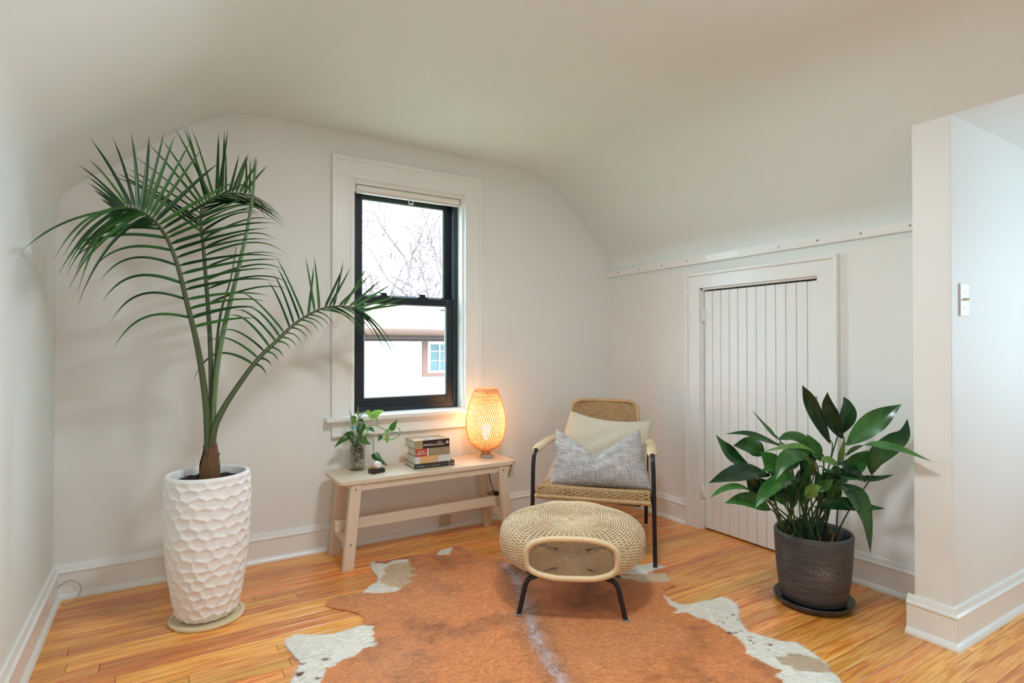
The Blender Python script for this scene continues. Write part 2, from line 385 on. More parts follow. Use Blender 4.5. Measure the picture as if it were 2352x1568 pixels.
# rail along the right knee wall
mb = MB().box(XR-.020, XR+.02, YST1, YB-.002, 1.527, 1.566, bev=.002)
rail = meta(mb.build('trim_1', TRIM), 'long white rail with screws above the closet door', kind='structure')
MB().box(XR-.012, XR+.02, YST1, YB-.2, 1.566, 1.574, bev=.001).build('top_strip', TRIM, rail)
for px_, py_ in ((1420, 626), (1468, 618), (1520, 609), (1577, 599), (1641, 590), (1711, 579), (1788, 566), (1877, 552), (1977, 536), (2090, 517)):
    q = pxX(px_, py_, XR-.021)
    mb = MB(); a = np.linspace(0, 2*math.pi, 10, endpoint=False)
    mb.tube([(XR-.019, q[1], q[2]), (XR-.0225, q[1], q[2])], .0045, 10); mb.build('screw', CHROME, rail, smooth=False)
MB().box(XR-.0208, XR-.019, pxX(1700, 580, XR)[1], pxX(1628, 590, XR)[1], 1.533, 1.565).build('bare_patch', mat('fresh_white_patch', (250, 249, 247), .3, .01), rail)

# ------------------------------------------------------------------ window 1 (gable)
win = meta(MB().box(W0, W0+.016, YB-.001, YB+.15, WZ0, WZ1).box(W1-.016, W1, YB-.001, YB+.15, WZ0, WZ1).box(W0+.016, W1-.016, YB-.001, YB+.15, WZ1-.012, WZ1).box(W0+.016, W1-.016, YB, YB+.15, WZ0, WZ0+.006).build('window_1', TRIM),
           'black double-hung window in white casing', kind='structure')
def casing(mb, x0, x1, z0, z1, vert, inner):
    mb.box(x0, x1, YB-.018, YB, z0, z1, bev=.002)
CW = .100
MB().box(W0-CW, W0+.003, YB-.018, YB, WZ0-.02, WZ1+CW, bev=.002).box(W0-CW-.006, W0-CW+.016, YB-.027, YB, WZ0-.02, WZ1+CW+.006, bev=.003).box(W0-.012, W0+.002, YB-.022, YB, WZ0-.02, WZ1+.012, bev=.003).build('casing', TRIM, win)
MB().box(W1-.003, W1+CW, YB-.018, YB, WZ0-.02, WZ1+CW, bev=.002).box(W1+CW-.016, W1+CW+.006, YB-.027, YB, WZ0-.02, WZ1+CW+.006, bev=.003).box(W1-.002, W1+.012, YB-.022, YB, WZ0-.02, WZ1+.012, bev=.003).build('casing', TRIM, win)
MB().box(W0-CW+.01, W1+CW-.01, YB-.0185, YB, WZ1-.003, WZ1+CW-.001, bev=.002).box(W0-CW+.012, W1+CW-.012, YB-.0275, YB, WZ1+CW-.016, WZ1+CW+.006, bev=.003).build('head_casing', TRIM, win)
MB().box(W0-CW-.04, W1+CW+.04, YB-.060, YB+.06, WZ0-.023, WZ0+.001, bev=.006).build('stool', TRIM, win)
MB().box(W0-CW-.004, W1+CW+.004, YB-.020, YB, WZ0-.105, WZ0-.022, bev=.003).box(W0-CW-.004, W1+CW+.004, YB-.026, YB, WZ0-.105, WZ0-.090, bev=.004).build('apron', TRIM, win)
x0, x1 = W0+.016, W1-.016; zb, zt = WZ0+.004, WZ1-.012; FY = YB+.055; zm = 1.312
MB().box(x0, x0+.030, FY, FY+.09, zb, zt, bev=.002).box(x1-.030, x1, FY, FY+.09, zb, zt, bev=.002).box(x0+.03, x1-.03, FY, FY+.09, zt-.028, zt, bev=.002).box(x0+.03, x1-.03, FY, FY+.09, zb, zb+.032, bev=.002).build('frame', FRAMEB, win)
def sash(name, y, z0, z1, st, rl, rt):
    a, b = x0+.028, x1-.028
    s_ = MB().box(a, a+st, y, y+.034, z0, z1, bev=.003).box(b-st, b, y, y+.034, z0, z1, bev=.003).box(a+st-.002, b-st+.002, y, y+.034, z0, z0+rl, bev=.003).box(a+st-.002, b-st+.002, y, y+.034, z1-rt, z1, bev=.003).build(name, FRAMEB, win)
    MB().box(a+st-.004, b-st+.004, y+.014, y+.018, z0+rl-.004, z1-rt+.004).build('pane', GLASS, s_)
    mbb = MB()
    for q in ((a+st, a+st+.006, z0+rl, z1-rt), (b-st-.006, b-st, z0+rl, z1-rt), (a+st, b-st, z0+rl, z0+rl+.006), (a+st, b-st, z1-rt-.006, z1-rt)):
        mbb.box(q[0], q[1], y+.006, y+.013, q[2], q[3], bev=.001)
    mbb.build('glazing_bead', mat('grey_glazing_bead', (176, 184, 186), .4), s_)
    return s_
lower = sash('lower_sash', FY+.006, zb+.028, zm+.016, .042, .048, .040)
upper = sash('upper_sash', FY+.046, zm-.018, zt-.02, .042, .040, .045)
for cx in (1.045, 1.275):
    MB().box(cx-.032, cx+.032, FY+.008, FY+.036, zm+.015, zm+.022, bev=.002).box(cx-.018, cx+.018, FY+.012, FY+.03, zm+.022, zm+.032, bev=.003).box(cx-.03, cx+.012, FY+.004, FY+.014, zm+.030, zm+.037, bev=.002).build('sash_lock', FRAMEB, lower)
# roller blind
RY, RZ = YB+.026, 1.908
bl = thing('roller_blind', (1.177, RY, RZ), 'rolled-up cream roller blind at the top of the black window', 'blind')
FABR = mat('cream_blind_fabric', (238, 232, 222), .7, .03, 20)
MB().tube([(x0+.012, RY, RZ-.004), (x1-.012, RY, RZ-.004)], .020, 24).build('roll', FABR, bl, smooth=False)
MB().box(x0+.002, x1-.002, RY-.026, RY+.022, RZ+.018, RZ+.025, bev=.001).box(x0+.002, x1-.002, RY-.028, RY-.024, RZ+.010, RZ+.025, bev=.001).build('head_rail', TRIM, bl)
MB().box(x0+.001, x0+.006, RY-.026, RY+.022, RZ-.03, RZ+.024, bev=.002).build('bracket', TRIM, bl)
MB().box(x1-.006, x1-.001, RY-.026, RY+.022, RZ-.03, RZ+.024, bev=.002).build('bracket', TRIM, bl)
MB().box(x0+.014, x1-.014, RY-.012, RY+.004, RZ-.034, RZ-.024, bev=.003).build('bottom_bar', TRIM, bl)
tx = 1.182
MB().box(tx-.014, tx-.010, RY-.014, RY-.010, RZ-.058, RZ-.028).box(tx+.010, tx+.014, RY-.014, RY-.010, RZ-.058, RZ-.028).box(tx-.014, tx+.014, RY-.0145, RY-.0095, RZ-.036, RZ-.030).box(tx-.014, tx+.014, RY-.0145, RY-.0095, RZ-.058, RZ-.053).build('pull_tab', TRIM, bl)

# rear and dormer windows: unseen, added for fill daylight, simple white frames
def plain_window(name, p, q, axis, label):
    mb = MB(); t = .05
    (a0, z0), (a1, z1) = p, q
    def bx(u0, u1, w0, w1, d0=0.03, d1=.09, M=mb, bev=.003):
        if axis == 'y': M.box(u0, u1, YREAR-d1, YREAR-d0, w0, w1, bev=bev)
        else: M.box(XALC+d0, XALC+d1, u0, u1, w0, w1, bev=bev)
    bx(a0, a0+t, z0, z1); bx(a1-t, a1, z0, z1); bx(a0, a1, z0, z0+t); bx(a0, a1, z1-t, z1); m = (a0+a1)/2; bx(m-.025, m+.025, z0, z1)
    w = meta(mb.build(name, TRIM), label, kind='structure')
    g = MB(); bx(a0+t, m-.025, z0+t, z1-t, .055, .059, g, 0); g.build('pane', GLASS, w)
    g = MB(); bx(m+.025, a1-t, z0+t, z1-t, .055, .059, g, 0); g.build('pane', GLASS, w)
plain_window('fill_window_rear', (RX0, RZ0), (RX1, RZ1), 'y', 'unseen white window added to the rear wall for fill light')
plain_window('fill_window_dormer', (AY0, AZ0), (AY1, AZ1), 'x', 'unseen white window added to the dormer wall for daylight')

# unseen fill lamp added on the ceiling to brighten the floor
CLX, CLY = .92, 1.22
cl = thing('fill_lamp', (CLX, CLY, 2.146), 'unseen white round fill lamp added on the ceiling', 'lamp')
MB().lathe([(0, 2.176), (.165, 2.176), (.170, 2.160), (.165, 2.150), (.150, 2.150)], (CLX, CLY, 0), 40).build('ceiling_plate', TRIM, cl, smooth=True)
MB().lathe([(.150, 2.152), (.150, 2.146), (0, 2.146)], (CLX, CLY, 0), 40).build('diffuser', emis('fill_diffuser', (.9, .96, 1.0), 3.0), cl)
cll = bpy.data.lights.new('fill_lamp_light', 'AREA'); cll.shape = 'DISK'; cll.size = .30; cll.energy = 25; cll.color = (.80, .92, 1.0)
clo = link(bpy.data.objects.new('fill_lamp_light', cll)); clo.location = (CLX, CLY, 2.143)

# ------------------------------------------------------------------ closet door (door_1)
door = meta(MB().box(XR-.001, XR+.07, DY0, DY0+.012, 0, DZ).box(XR-.001, XR+.07, DY1-.012, DY1, 0, DZ).box(XR-.001, XR+.07, DY0, DY1, DZ-.012, DZ).build('door_1', TRIM),
            'small white beadboard closet door in the right knee wall', kind='structure')
for y0, y1 in ((DY0-.092, DY0+.002), (DY1-.002, DY1+.092)):
    m_ = MB().box(XR-.018, XR+.002, y0, y1, 0, DZ+.085, bev=.002)
    yo = y0 if y0 < DY0-.05 else y1; yi = y1 if y0 < DY0-.05 else y0; sg = 1 if yo < yi else -1
    m_.box(XR-.030, XR+.004, min(yo-sg*.005, yo+sg*.014), max(yo-sg*.005, yo+sg*.014), 0, DZ+.0885, bev=.004)
    m_.build('casing', TRIM, door)
MB().box(XR-.0185, XR, DY0-.08, DY1+.08, DZ-.002, DZ+.080, bev=.002).box(XR-.0305, XR, DY0-.09, DY1+.09, DZ+.070, DZ+.088, bev=.004).build('head_casing', TRIM, door)
DOORP = mat('satin_door_paint', (238, 236, 231), .34, .012, 5)
MB().box(XR+.034, XR+.046, DY0+.012, DY1-.012, .01, DZ-.02).build('backing', mat('dark_joint_paint', (120, 108, 98), .8), door)
bw = (DY1-DY0-.026)/12
for i in range(12):
    a = DY0+.013+i*bw
    MB().box(XR+.014, XR+.036, a+.0012, a+bw-.0012, .008, DZ-.020, bev=.0042).build('board', DOORP, door)
for hz in (1.225, .215):
    h = MB().box(XR-.003, XR+.018, DY1-.020, DY1-.006, hz-.035, hz+.035, bev=.001).build('hinge', TRIM, door)
    MB().tube([(XR-.004, DY1-.013, hz-.04), (XR-.004, DY1-.013, hz+.04)], .005, 10).build('pin', TRIM, h, smooth=True)
lq = pxX(1868, 915, XR)
lt = MB().box(XR+.004, XR+.016, lq[1]-.014, lq[1]+.034, lq[2]-.010, lq[2]+.010, bev=.002).tube([(XR+.004, lq[1]-.03, lq[2]), (XR+.004, lq[1]+.03, lq[2])], .0045, 10).build('latch', CHROME, door)
MB().tube([(XR+.004, lq[1]+.012, lq[2]), (XR-.010, lq[1]+.012, lq[2]+.002)], .004, 8).build('knob', CHROME, lt)

# ------------------------------------------------------------------ small wall fixtures
def plate(name, label, cat, x0, x1, z0, z1, y, col):
    o = thing(name, ((x0+x1)/2, y, z0), label, cat)
    MB().box(x0, x1, y-.006, y, z0, z1, bev=.002).build('cover_plate', col, o); return o
sw = plate('light_switch', 'white toggle light switch on the pale blue-lit stub wall', 'switch', 2.408, 2.476, 1.158, 1.274, YST0, TRIM)
MB().box(2.438, 2.446, YST0-.020, YST0-.004, 1.212, 1.222, bev=.002).build('toggle', CREAM, sw)
for z in (1.186, 1.246): MB().tube([(2.442, YST0-.0055, z), (2.442, YST0-.0075, z)], .003, 8).build('screw', CHROME, sw)
ou = plate('wall_outlet', 'cream duplex outlet on the gable wall behind the bench end', 'outlet', 1.782, 1.852, .250, .368, YB, CREAM)
for z in (.335, .283):
    s_ = MB().box(1.800, 1.834, YB-.009, YB-.005, z-.017, z+.017, bev=.004).build('socket', CREAM, ou)
    MB().box(1.809, 1.811, YB-.0095, YB-.0085, z-.002, z+.009).box(1.822, 1.824, YB-.0095, YB-.0085, z-.002, z+.009).build('slot', CORDM, s_)
yb = YB-.0165
bo = thing('baseboard_outlet', (1.377, yb, .012), 'small beige cover box on the baseboard under the bench', 'outlet')
MB().box(1.345, 1.410, yb-.014, yb, .022, .078, bev=.003).build('cover_box', mat('beige_box', (206, 190, 164), .5), bo)
# loose cable in the left corner
pts = [pxY(131, 1349, YB-.018), pxY(147, 1338, YB-.025), pxY(165, 1333, YB-.03), pxY(181, 1340, YB-.035), pxY(186, 1353, YB-.04), pxY(179, 1370, YB-.05), pxZ(165, 1385, .004), pxZ(150, 1388, .004), pxZ(143, 1386, .004)]
meta(MB().tube(spline(pts, 40), .0016, 6).build('loose_cable', mat('grey_cable', (176, 166, 146), .5), smooth=True), 'thin loose grey cable looping from the baseboard in the left corner', 'cable')

# ------------------------------------------------------------------ outdoors seen through the window
grd = meta(MB().box(-60, 80, 3.6, 120, -2.9, -2.6).build('ground', mat('winter_lawn', (150, 150, 120), .9, .2, .6)), 'winter lawn outside', kind='structure')
ROOFM, nt, N, L, b = newmat('brown_shingle_roof')
tc = N.new('ShaderNodeTexCoord'); br = N.new('ShaderNodeTexBrick'); L.new(tc.outputs['Object'], br.inputs['Vector'])
br.inputs['Scale'].default_value = 1.0; br.inputs['Brick Width'].default_value = .5; br.inputs['Row Height'].default_value = .14; br.inputs['Mortar Size'].default_value = .008
br.inputs['Color1'].default_value = lin((132, 106, 94)); br.inputs['Color2'].default_value = lin((122, 96, 84)); br.inputs['Mortar'].default_value = lin((98, 76, 68)); L.new(br.outputs['Color'], b.inputs['Base Color']); b.inputs['Roughness'].default_value = 1.0; b.inputs['Specular IOR Level'].default_value = 0.02
house = thing('neighbour_house', (4.0, 10.0, -2.6), 'neighbouring white house with brown shingle roof beyond the window', 'house')
SID = mat('white_siding', (240, 238, 228), .7, .03); PINK = mat('brown_trim', (112, 80, 72), .8, spec=.05); EAVE = mat('brown_eave', (64, 50, 46), .8, spec=.05)
MB().box(-3, 11, 10.02, 15.8, -2.6, 1.2).build('wall', SID, house)
MB().add([(-3.4, 9.5, 1.30), (11.4, 9.5, 1.30), (11.4, 12.9, 2.08), (-3.4, 12.9, 2.08), (-3.4, 9.5, 1.36), (11.4, 9.5, 1.36), (11.4, 12.9, 2.14), (-3.4, 12.9, 2.14)], [(0, 1, 2, 3), (4, 7, 6, 5), (0, 4, 5, 1), (1, 5, 6, 2), (2, 6, 7, 3), (3, 7, 4, 0)]).build('roof', ROOFM, house)
MB().add([(-3.4, 16.3, 1.30), (11.4, 16.3, 1.30), (11.4, 12.9, 2.08), (-3.4, 12.9, 2.08), (-3.4, 16.3, 1.36), (11.4, 16.3, 1.36), (11.4, 12.9, 2.14), (-3.4, 12.9, 2.14)], [(3, 2, 1, 0), (5, 6, 7, 4), (1, 5, 4, 0), (2, 6, 5, 1), (3, 7, 6, 2), (0, 4, 7, 3)]).build('roof', ROOFM, house)
MB().tube([(-3.4, 9.44, 1.30), (11.4, 9.44, 1.30)], .06, 12).build('gutter', mat('brown_gutter', (92, 66, 56), .7, spec=.1), house, smooth=True)
MB().box(-3.4, 11.4, 9.5, 9.54, 1.16, 1.31).box(-3.4, 11.4, 9.5, 10.05, 1.14, 1.17).build('eave', EAVE, house)
for i in range(34):
    MB().box(1.6+i*.125, 1.6+i*.125+.117, 9.99, 10.03, -1.2, 1.145, bev=.004).build('siding_board', SID, house)
q0 = pxY(970, 785, 9.97); hx0, hx1, hz0, hz1 = q0[0], q0[0]+1.25, .47, 1.14
hw = MB().box(hx0, hx0+.10, 9.94, 10.03, hz0, hz1-.005).box(hx1-.10, hx1, 9.94, 10.03, hz0, hz1-.005).box(hx0+.1, hx1-.1, 9.941, 10.03, hz0, hz0+.08).build('window', PINK, house)
xa = hx0+.10
for k in range(2):
    a = xa+k*.525; s_ = MB().box(a, a+.05, 9.93, 10.0, hz0+.08, hz1).box(a+.455, a+.505, 9.93, 10.0, hz0+.08, hz1).box(a+.05, a+.455, 9.931, 10.0, hz0+.081, hz0+.12).box(a+.05, a+.455, 9.931, 10.0, hz1-.05, hz1).box(a+.24, a+.26, 9.95, 9.98, hz0+.1, hz1).box(a, a+.5, 9.95, 9.98, hz0+.30, hz0+.315).box(a, a+.5, 9.95, 9.98, hz0+.48, hz0+.495).build('casement', SID, hw)
    MB().box(a+.04, a+.47, 9.985, 9.99, hz0+.1, hz1-.03).build('pane', mat('pale_far_glass', (70, 84, 84), .25, .05, 3, spec=.3), hw)
def on_roof(px, py):
    d = ray(px, py); n = np.array([0, -.78, 3.4]); p0 = np.array([0, 9.5, 1.365]); return CO+d*(((p0-CO)@n)/(d@n))
A, B, C_, D_ = [on_roof(*q) for q in ((944, 714), (977, 716), (1000, 739), (965, 738))]
up = np.array([0, -.05, .10])
MB().add([A, B, C_, D_, A+up, B+up, C_+up, D_+up], [(0, 1, 2, 3), (4, 5, 6, 7), (0, 1, 5, 4), (1, 2, 6, 5), (2, 3, 7, 6), (3, 0, 4, 7)]).build('skylight', mat('skylight_dome', (238, 242, 244), .2), house, fixn=True)
vq = on_roof(1018, 712); MB().lathe([(.10, 0), (.11, .06), (.06, .14), (.0, .16)], tuple(vq), 12).build('roof_vent', mat('vent_grey', (150, 150, 150), .5), house, smooth=True)
# bare tree
BARK = mat('grey_brown_bark', (112, 90, 86), .9, .2, 6)
def bare_tree(name, base_, h, label, seed):
    r = random.Random(seed); t = thing(name, tuple(base_), label, 'tree'); tr = MB(); tw = MB()
    def grow(p, d, ln, rad, lev):
        pts = [p]; dd = nrm(d)
        for i in range(4):
            dd = nrm(dd+np.array([r.gauss(0, .13), r.gauss(0, .13), r.gauss(.03, .1)])); pts.append(pts[-1]+dd*ln/4)
        (tr if lev == 0 else tw).tube(pts, np.maximum(.0115, np.linspace(rad, rad*.6, 5)), 6 if lev < 2 else 3, cap=False)
        if lev >= 6: return
        for k in range(5 if lev < 2 else 3):
            j = r.randint(1, 4); a = r.random()*6.28; side = nrm(np.cross(dd, [math.cos(a), math.sin(a), .3]))
            grow(pts[j], dd*.75+side*r.uniform(.5, .95), ln*r.uniform(.55, .8), rad*.55, lev+1)
    grow(np.array(base_, float), np.array([-.02, 0, 1]), h, h*.026, 0)
    tr.build('trunk', BARK, t, smooth=True); tw.build('branches', BARK, t, smooth=True, kind='stuff'); return t
bare_tree('bare_tree', (8.6, 18.0, -2.6), 5.0, 'bare leafless tree behind the neighbouring roof', 5)
# utility pole
pq = pxD(853, 640, 34.0)
up_ = thing('utility_pole', (pq[0], pq[1], -2.6), 'distant utility pole behind the palm tips in the window', 'pole')
MB().tube([(pq[0], pq[1], -2.6), (pq[0], pq[1], pq[2]+.3)], .10, 8).build('post', BARK, up_)
MB().box(pq[0]-.5, pq[0]+.4, pq[1]-.06, pq[1]+.06, pq[2]+.1, pq[2]+.2).build('crossarm', BARK, up_)

# ------------------------------------------------------------------ bench
BZ = .420; BY0, BY1, BX0, BX1 = 2.655, 2.940, .690, 1.665
bench = thing('bench', (1.18, 2.8, 0), 'pale birch bench under the window', 'bench')
def rrect(x0, x1, y0, y1, r, seg=7):
    out = []
    for cx, cy, a0 in ((x1-r, y1-r, 0), (x0+r, y1-r, 90), (x0+r, y0+r, 180), (x1-r, y0+r, 270)):
        for k in range(seg): a = math.radians(a0+90*k/(seg-1)); out.append((cx+r*math.cos(a), cy+r*math.sin(a)))
    return out
def slab(mb, outline, z0, z1, ch=.003):
    o = np.array(outline); c = o.mean(0); n = len(o)
    def ins(d): v = o-c; return c+v*(1-d/np.linalg.norm(v, axis=1))[:, None]
    rings = [(ins(ch), z0), (o, z0+ch), (o, z1-ch), (ins(ch), z1)]; V = []; F = []
    for q, z in rings: V += [(x, y, z) for x, y in q]
    for i in range(3): F += [(i*n+k, i*n+(k+1) % n, (i+1)*n+(k+1) % n, (i+1)*n+k) for k in range(n)]
    F += [tuple(range(n-1, -1, -1)), tuple(3*n+k for k in range(n))]; return mb.add(V, F)
slab(MB(), rrect(BX0, BX1, BY0, BY1, .035), BZ-.020, BZ).build('bench_top', BIRCH, bench)
def leg(xt, xb, y0, y1, w=.052):
    m = MB(); z1 = BZ-.020
    V = [(xb-w/2, y0, 0), (xb+w/2, y0, 0), (xb+w/2, y1, 0), (xb-w/2, y1, 0), (xt-w/2, y0, z1), (xt+w/2, y0, z1), (xt+w/2, y1, z1), (xt-w/2, y1, z1)]
    return m.add(V, [(3, 2, 1, 0), (4, 5, 6, 7), (0, 1, 5, 4), (1, 2, 6, 5), (2, 3, 7, 6), (3, 0, 4, 7)])
for s_, (xt, xb) in (('l', (.775, .736)), ('r', (1.575, 1.620))):
    for y0, y1 in ((BY0+.008, BY0+.038), (BY1-.038, BY1-.008)):
        lg = leg(xt, xb, y0, y1).build('leg', BIRCHV, bench); md = lg.modifiers.new('b', 'BEVEL'); md.width = .0015
        for z in (.375, .12):
            xx = xb+(xt-xb)*z/(BZ-.02)
            if y0 < 2.8: MB().tube([(xx, y0+.001, z), (xx, y0-.0015, z)], .0045, 10).build('bolt', CHROME, lg)
    xx = xb+(xt-xb)*.11/.4
    MB().box(xx-.013, xx+.013, BY0+.036, BY1-.036, .105, .150, bev=.002).build('cross_rail', BIRCHV, bench)
    MB().box(xt-.013, xt+.013, BY0+.036, BY1-.036, BZ-.062, BZ-.021, bev=.002).build('cross_rail', BIRCHV, bench)
MB().box(.800, 1.550, BY0+.012, BY0+.034, BZ-.055, BZ-.020, bev=.002).build('apron', BIRCH, bench)
MB().box(.800, 1.550, BY1-.034, BY1-.012, BZ-.055, BZ-.020, bev=.002).build('apron', BIRCH, bench)
MB().box(.706, 1.645, 2.787, 2.809, .150, .202, bev=.002).build('stretcher', BIRCH, bench)

# ------------------------------------------------------------------ lamp
LX, LY = 1.560, 2.825
lamp = thing('table_lamp', (LX, LY, BZ), 'glowing woven bamboo table lamp on the bench', 'lamp')
MB().lathe([(0, 0), (.032, 0), (.035, .004), (.035, .012), (.031, .016), (0, .017)], (LX, LY, BZ), 40).build('base', mat('brushed_grey_base', (176, 164, 150), .4, .1, 40), lamp, smooth=True)
MB().lathe([(.027, .014), (.026, .024), (.027, .040)], (LX, LY, BZ), 32).build('neck', mat('warm_bamboo_ring', (205, 140, 84), .5), lamp, smooth=True)
LP = spline([(.027, .036), (.052, .047), (.082, .075), (.103, .115), (.113, .165), (.113, .215), (.104, .270), (.089, .325), (.063, .388)], 61)
def lprof(t): i = t*60; a = int(min(59, i)); f = i-a; return LP[a]*(1-f)+LP[a+1]*f
BAMB = mat('bamboo_strip', (238, 192, 140), .5, .08, 60, trans=.42)
shade = MB(); NS = 56
for fam in (1, -1):
    for k in range(NS):
        P = []; Nn = []
        for i in range(61):
            t = i/60; r, z = lprof(t); a = 2*math.pi*k/NS+fam*1.55*t; off = .0009*fam*(-1)**(i // 2)
            P.append((LX+(r+off)*math.cos(a), LY+(r+off)*math.sin(a), BZ+z)); Nn.append((math.cos(a), math.sin(a), 0))
        shade.strand(P, Nn, .0019, .0008)
sh = shade.build('lamp_shade', BAMB, lamp, smooth=True, kind='stuff')
sh['label'] = 'diamond lattice of thin bamboo strips'
MB().tube([(LX+.063*math.cos(a), LY+.063*math.sin(a), BZ+.388) for a in np.linspace(0, 2*math.pi, 40, endpoint=False)], .0025, 8, closed=True).build('rim', BAMB, sh, smooth=True)
LINER, nt, N, L, b = newmat('inner_bamboo_liner'); N.remove(b)
t1 = N.new('ShaderNodeBsdfTranslucent'); t1.inputs[0].default_value = lin((255, 226, 184)); t2 = N.new('ShaderNodeBsdfTransparent'); t2.inputs[0].default_value = (1, .93, .82, 1)
ms = N.new('ShaderNodeMixShader'); ms.inputs[0].default_value = .55; L.new(t1.outputs[0], ms.inputs[1]); L.new(t2.outputs[0], ms.inputs[2]); L.new(ms.outputs[0], N['Material Output'].inputs['Surface'])
MB().lathe([(r-.006, z) for r, z in LP[2:-1:2]], (LX, LY, BZ), 48).build('liner', LINER, sh, smooth=True)
MB().lathe([(.012, .036), (.012, .095), (.014, .10)], (LX, LY, BZ), 20).build('socket', CREAM, lamp, smooth=True)
MB().lathe([(.0135, .10), (.016, .115), (.024, .140), (.027, .158), (.024, .176), (.014, .188), (0, .191)], (LX, LY, BZ), 24).build('bulb', emis('warm_bulb', (1.0, .78, .46), 9), lamp, smooth=True)
pl = bpy.data.lights.new('lamp_bulb_light', 'POINT'); pl.energy = 3.8; pl.color = (1.0, .66, .36); pl.shadow_soft_size = .03
po = link(bpy.data.objects.new('lamp_bulb_light', pl)); po.location = (LX, LY, BZ+.225)
cord = [pxY(1123, 1086, 2.93), pxY(1128, 1110, 2.93), pxY(1137, 1132, 2.91), pxY(1140, 1140, 2.86), (1.625, 2.85, .214), (1.60, 2.83, .212), (1.57, 2.83, .214), (1.575, 2.80, .212), (1.61, 2.80, .212), (1.635, 2.83, .215), (1.60, 2.845, .218)]
MB().tube(spline([(LX+.03, LY+.02, BZ+.006), (LX+.06, LY+.06, BZ+.004), (LX+.075, LY+.115, BZ+.004), (LX+.07, LY+.125, BZ-.02)]+cord, 90), .0024, 6).build('cord', CORDM, lamp, smooth=True)
MB().box(1.600, 1.650, 2.790, 2.815, .203, .222, bev=.004).build('cord_switch', CORDM, lamp)
MB().tube(spline([(1.64, 2.80, .214), (1.69, 2.86, .20), (1.76, 2.95, .225), (1.80, 2.97, .27), (1.815, 2.965, .32), (1.817, 2.972, .335)], 40), .0024, 6).box(1.806, 1.828, YB-.030, YB-.0095, .325, .346, bev=.003).build('plug_lead', CORDM, lamp, smooth=False)

# ------------------------------------------------------------------ books
PAGE = mat('paper_pages', (226, 218, 200), .8, .05, 3, bump=.2, bscale=300, stretch=(1, 1, 60))
def text_on(parent, s, size, origin, xdir, ydir, col, lift=.0006):
    cu = bpy.data.curves.new('lettering', 'FONT'); cu.body = s; cu.size = 1; cu.align_x = 'LEFT'; cu.resolution_u = 2
    to = bpy.data.objects.new('lettering', cu); COL.objects.link(to); dg = bpy.context.evaluated_depsgraph_get()
    me = bpy.data.meshes.new_from_object(to.evaluated_get(dg)); COL.objects.unlink(to); bpy.data.objects.remove(to)
    w = max(v.co.x for v in me.vertices); kx, ky = size[0]/w, size[1]/.72
    xd, yd = np.array(xdir), np.array(ydir); n = np.cross(xd, yd); o0 = np.array(origin); rl = ROOTLOC[parent.name]
    for v in me.vertices: v.co = Vector(o0+xd*v.co.x*kx+yd*v.co.y*ky+n*lift-rl)
    me.materials.clear(); me.materials.append(col); o = link(bpy.data.objects.new('lettering', me)); o.parent = parent; ROOTLOC[o.name] = rl; return o
def book(label, x, y, z, ln, dp, th, ang, covers, name='book'):
    """spine faces the room (-y local)"""
    c, s = math.cos(ang), math.sin(ang); M = Matrix.Translation((x, y, z)) @ Matrix.Rotation(ang, 4, 'Z')
    o = thing(name, (x, y, z), label, 'book', 'books stacked on the bench'); cov = covers['cover']
    MB().box(.003, ln-.003, .004, dp-.003, .002, th-.002, M=M).build('page_block', PAGE, o)
    cv = MB().box(0, ln, 0, dp, 0, .002, M=M).box(0, ln, 0, dp, th-.002, th, M=M).box(0, ln, -.0005, .003, 0, th, M=M).build('cover', cov, o)
    W = lambda a, b_, h: np.array(M @ Vector((a, b_, h)))
    for a0, a1, m_ in covers.get('bands', []):
        MB().box(a0*ln, a1*ln, -.0010, .001, .0003, th-.0003, M=M).build('spine_band', m_, cv)
    xd = np.array((c, s, 0))
    for tx, a0, a1, h0, h1, m_ in covers.get('text', []):
        text_on(cv, tx, ((a1-a0)*ln, (h1-h0)*th), W(a0*ln, -.0014, h0*th), xd, (0, 0, 1), m_, .0002)
    for tx, a0, a1, d0, d1, m_ in covers.get('top_text', []):   # cover title runs from spine to fore-edge
        text_on(cv, tx, ((d1-d0)*dp, (a1-a0)*ln), W(a1*ln, d0*dp, th), (-s, c, 0), tuple(-xd), m_, .0005)
    for pts, m_ in covers.get('top_patch', []):
        P = [W(a*ln, b_*dp, th+.0004) for a, b_ in pts]; Q = [W(a*ln, b_*dp, th-.001) for a, b_ in pts]; n = len(P)
        MB().add(P+Q, [tuple(range(n))]+[(i, (i+1) % n, n+(i+1) % n, n+i) for i in range(n)]).build('cover_print', m_, cv, fixn=True)
    for a, h, r, m_ in covers.get('dots', []):
        MB().tube([W(a*ln, -.001, h*th), W(a*ln, -.0016, h*th)], r, 16).build('emblem', m_, cv)
    return o
WHT = mat('white_print', (240, 236, 228), .5, .02); SILV = mat('pale_print', (190, 184, 168), .5, .02)
bA = pxZ(952, 1078, BZ); bB = pxZ(1040, 1068, BZ); ang = math.atan2(bB[1]-bA[1], bB[0]-bA[0])
BLK = mat('black_cover', (44, 42, 42), .45, .1); TAN = mat('khaki_cover', (158, 134, 102), .5, .06, 20); GREYW = mat('white_grey_cover', (214, 210, 206), .45, .04); SEP = mat('sepia_cover', (150, 118, 92), .35, .35, 14)
book('slim dark hardcover at the bottom of the book stack, sticking out', bA[0], bA[1], BZ, .222, .150, .026, ang, dict(cover=BLK,
     bands=[(.02, .66, mat('charcoal_band', (58, 54, 50), .5)), (.86, .875, SILV), (.885, .995, mat('brown_spine_end', (92, 54, 36), .5))],
     text=[('IIIIIIIII IIIIII  • >< •  iiiiiiii iii iiiii', .045, .62, .34, .62, SILV), ('iiiiiiiiiii', .69, .84, .42, .52, SILV), ('&', .92, .97, .25, .7, SILV)]))
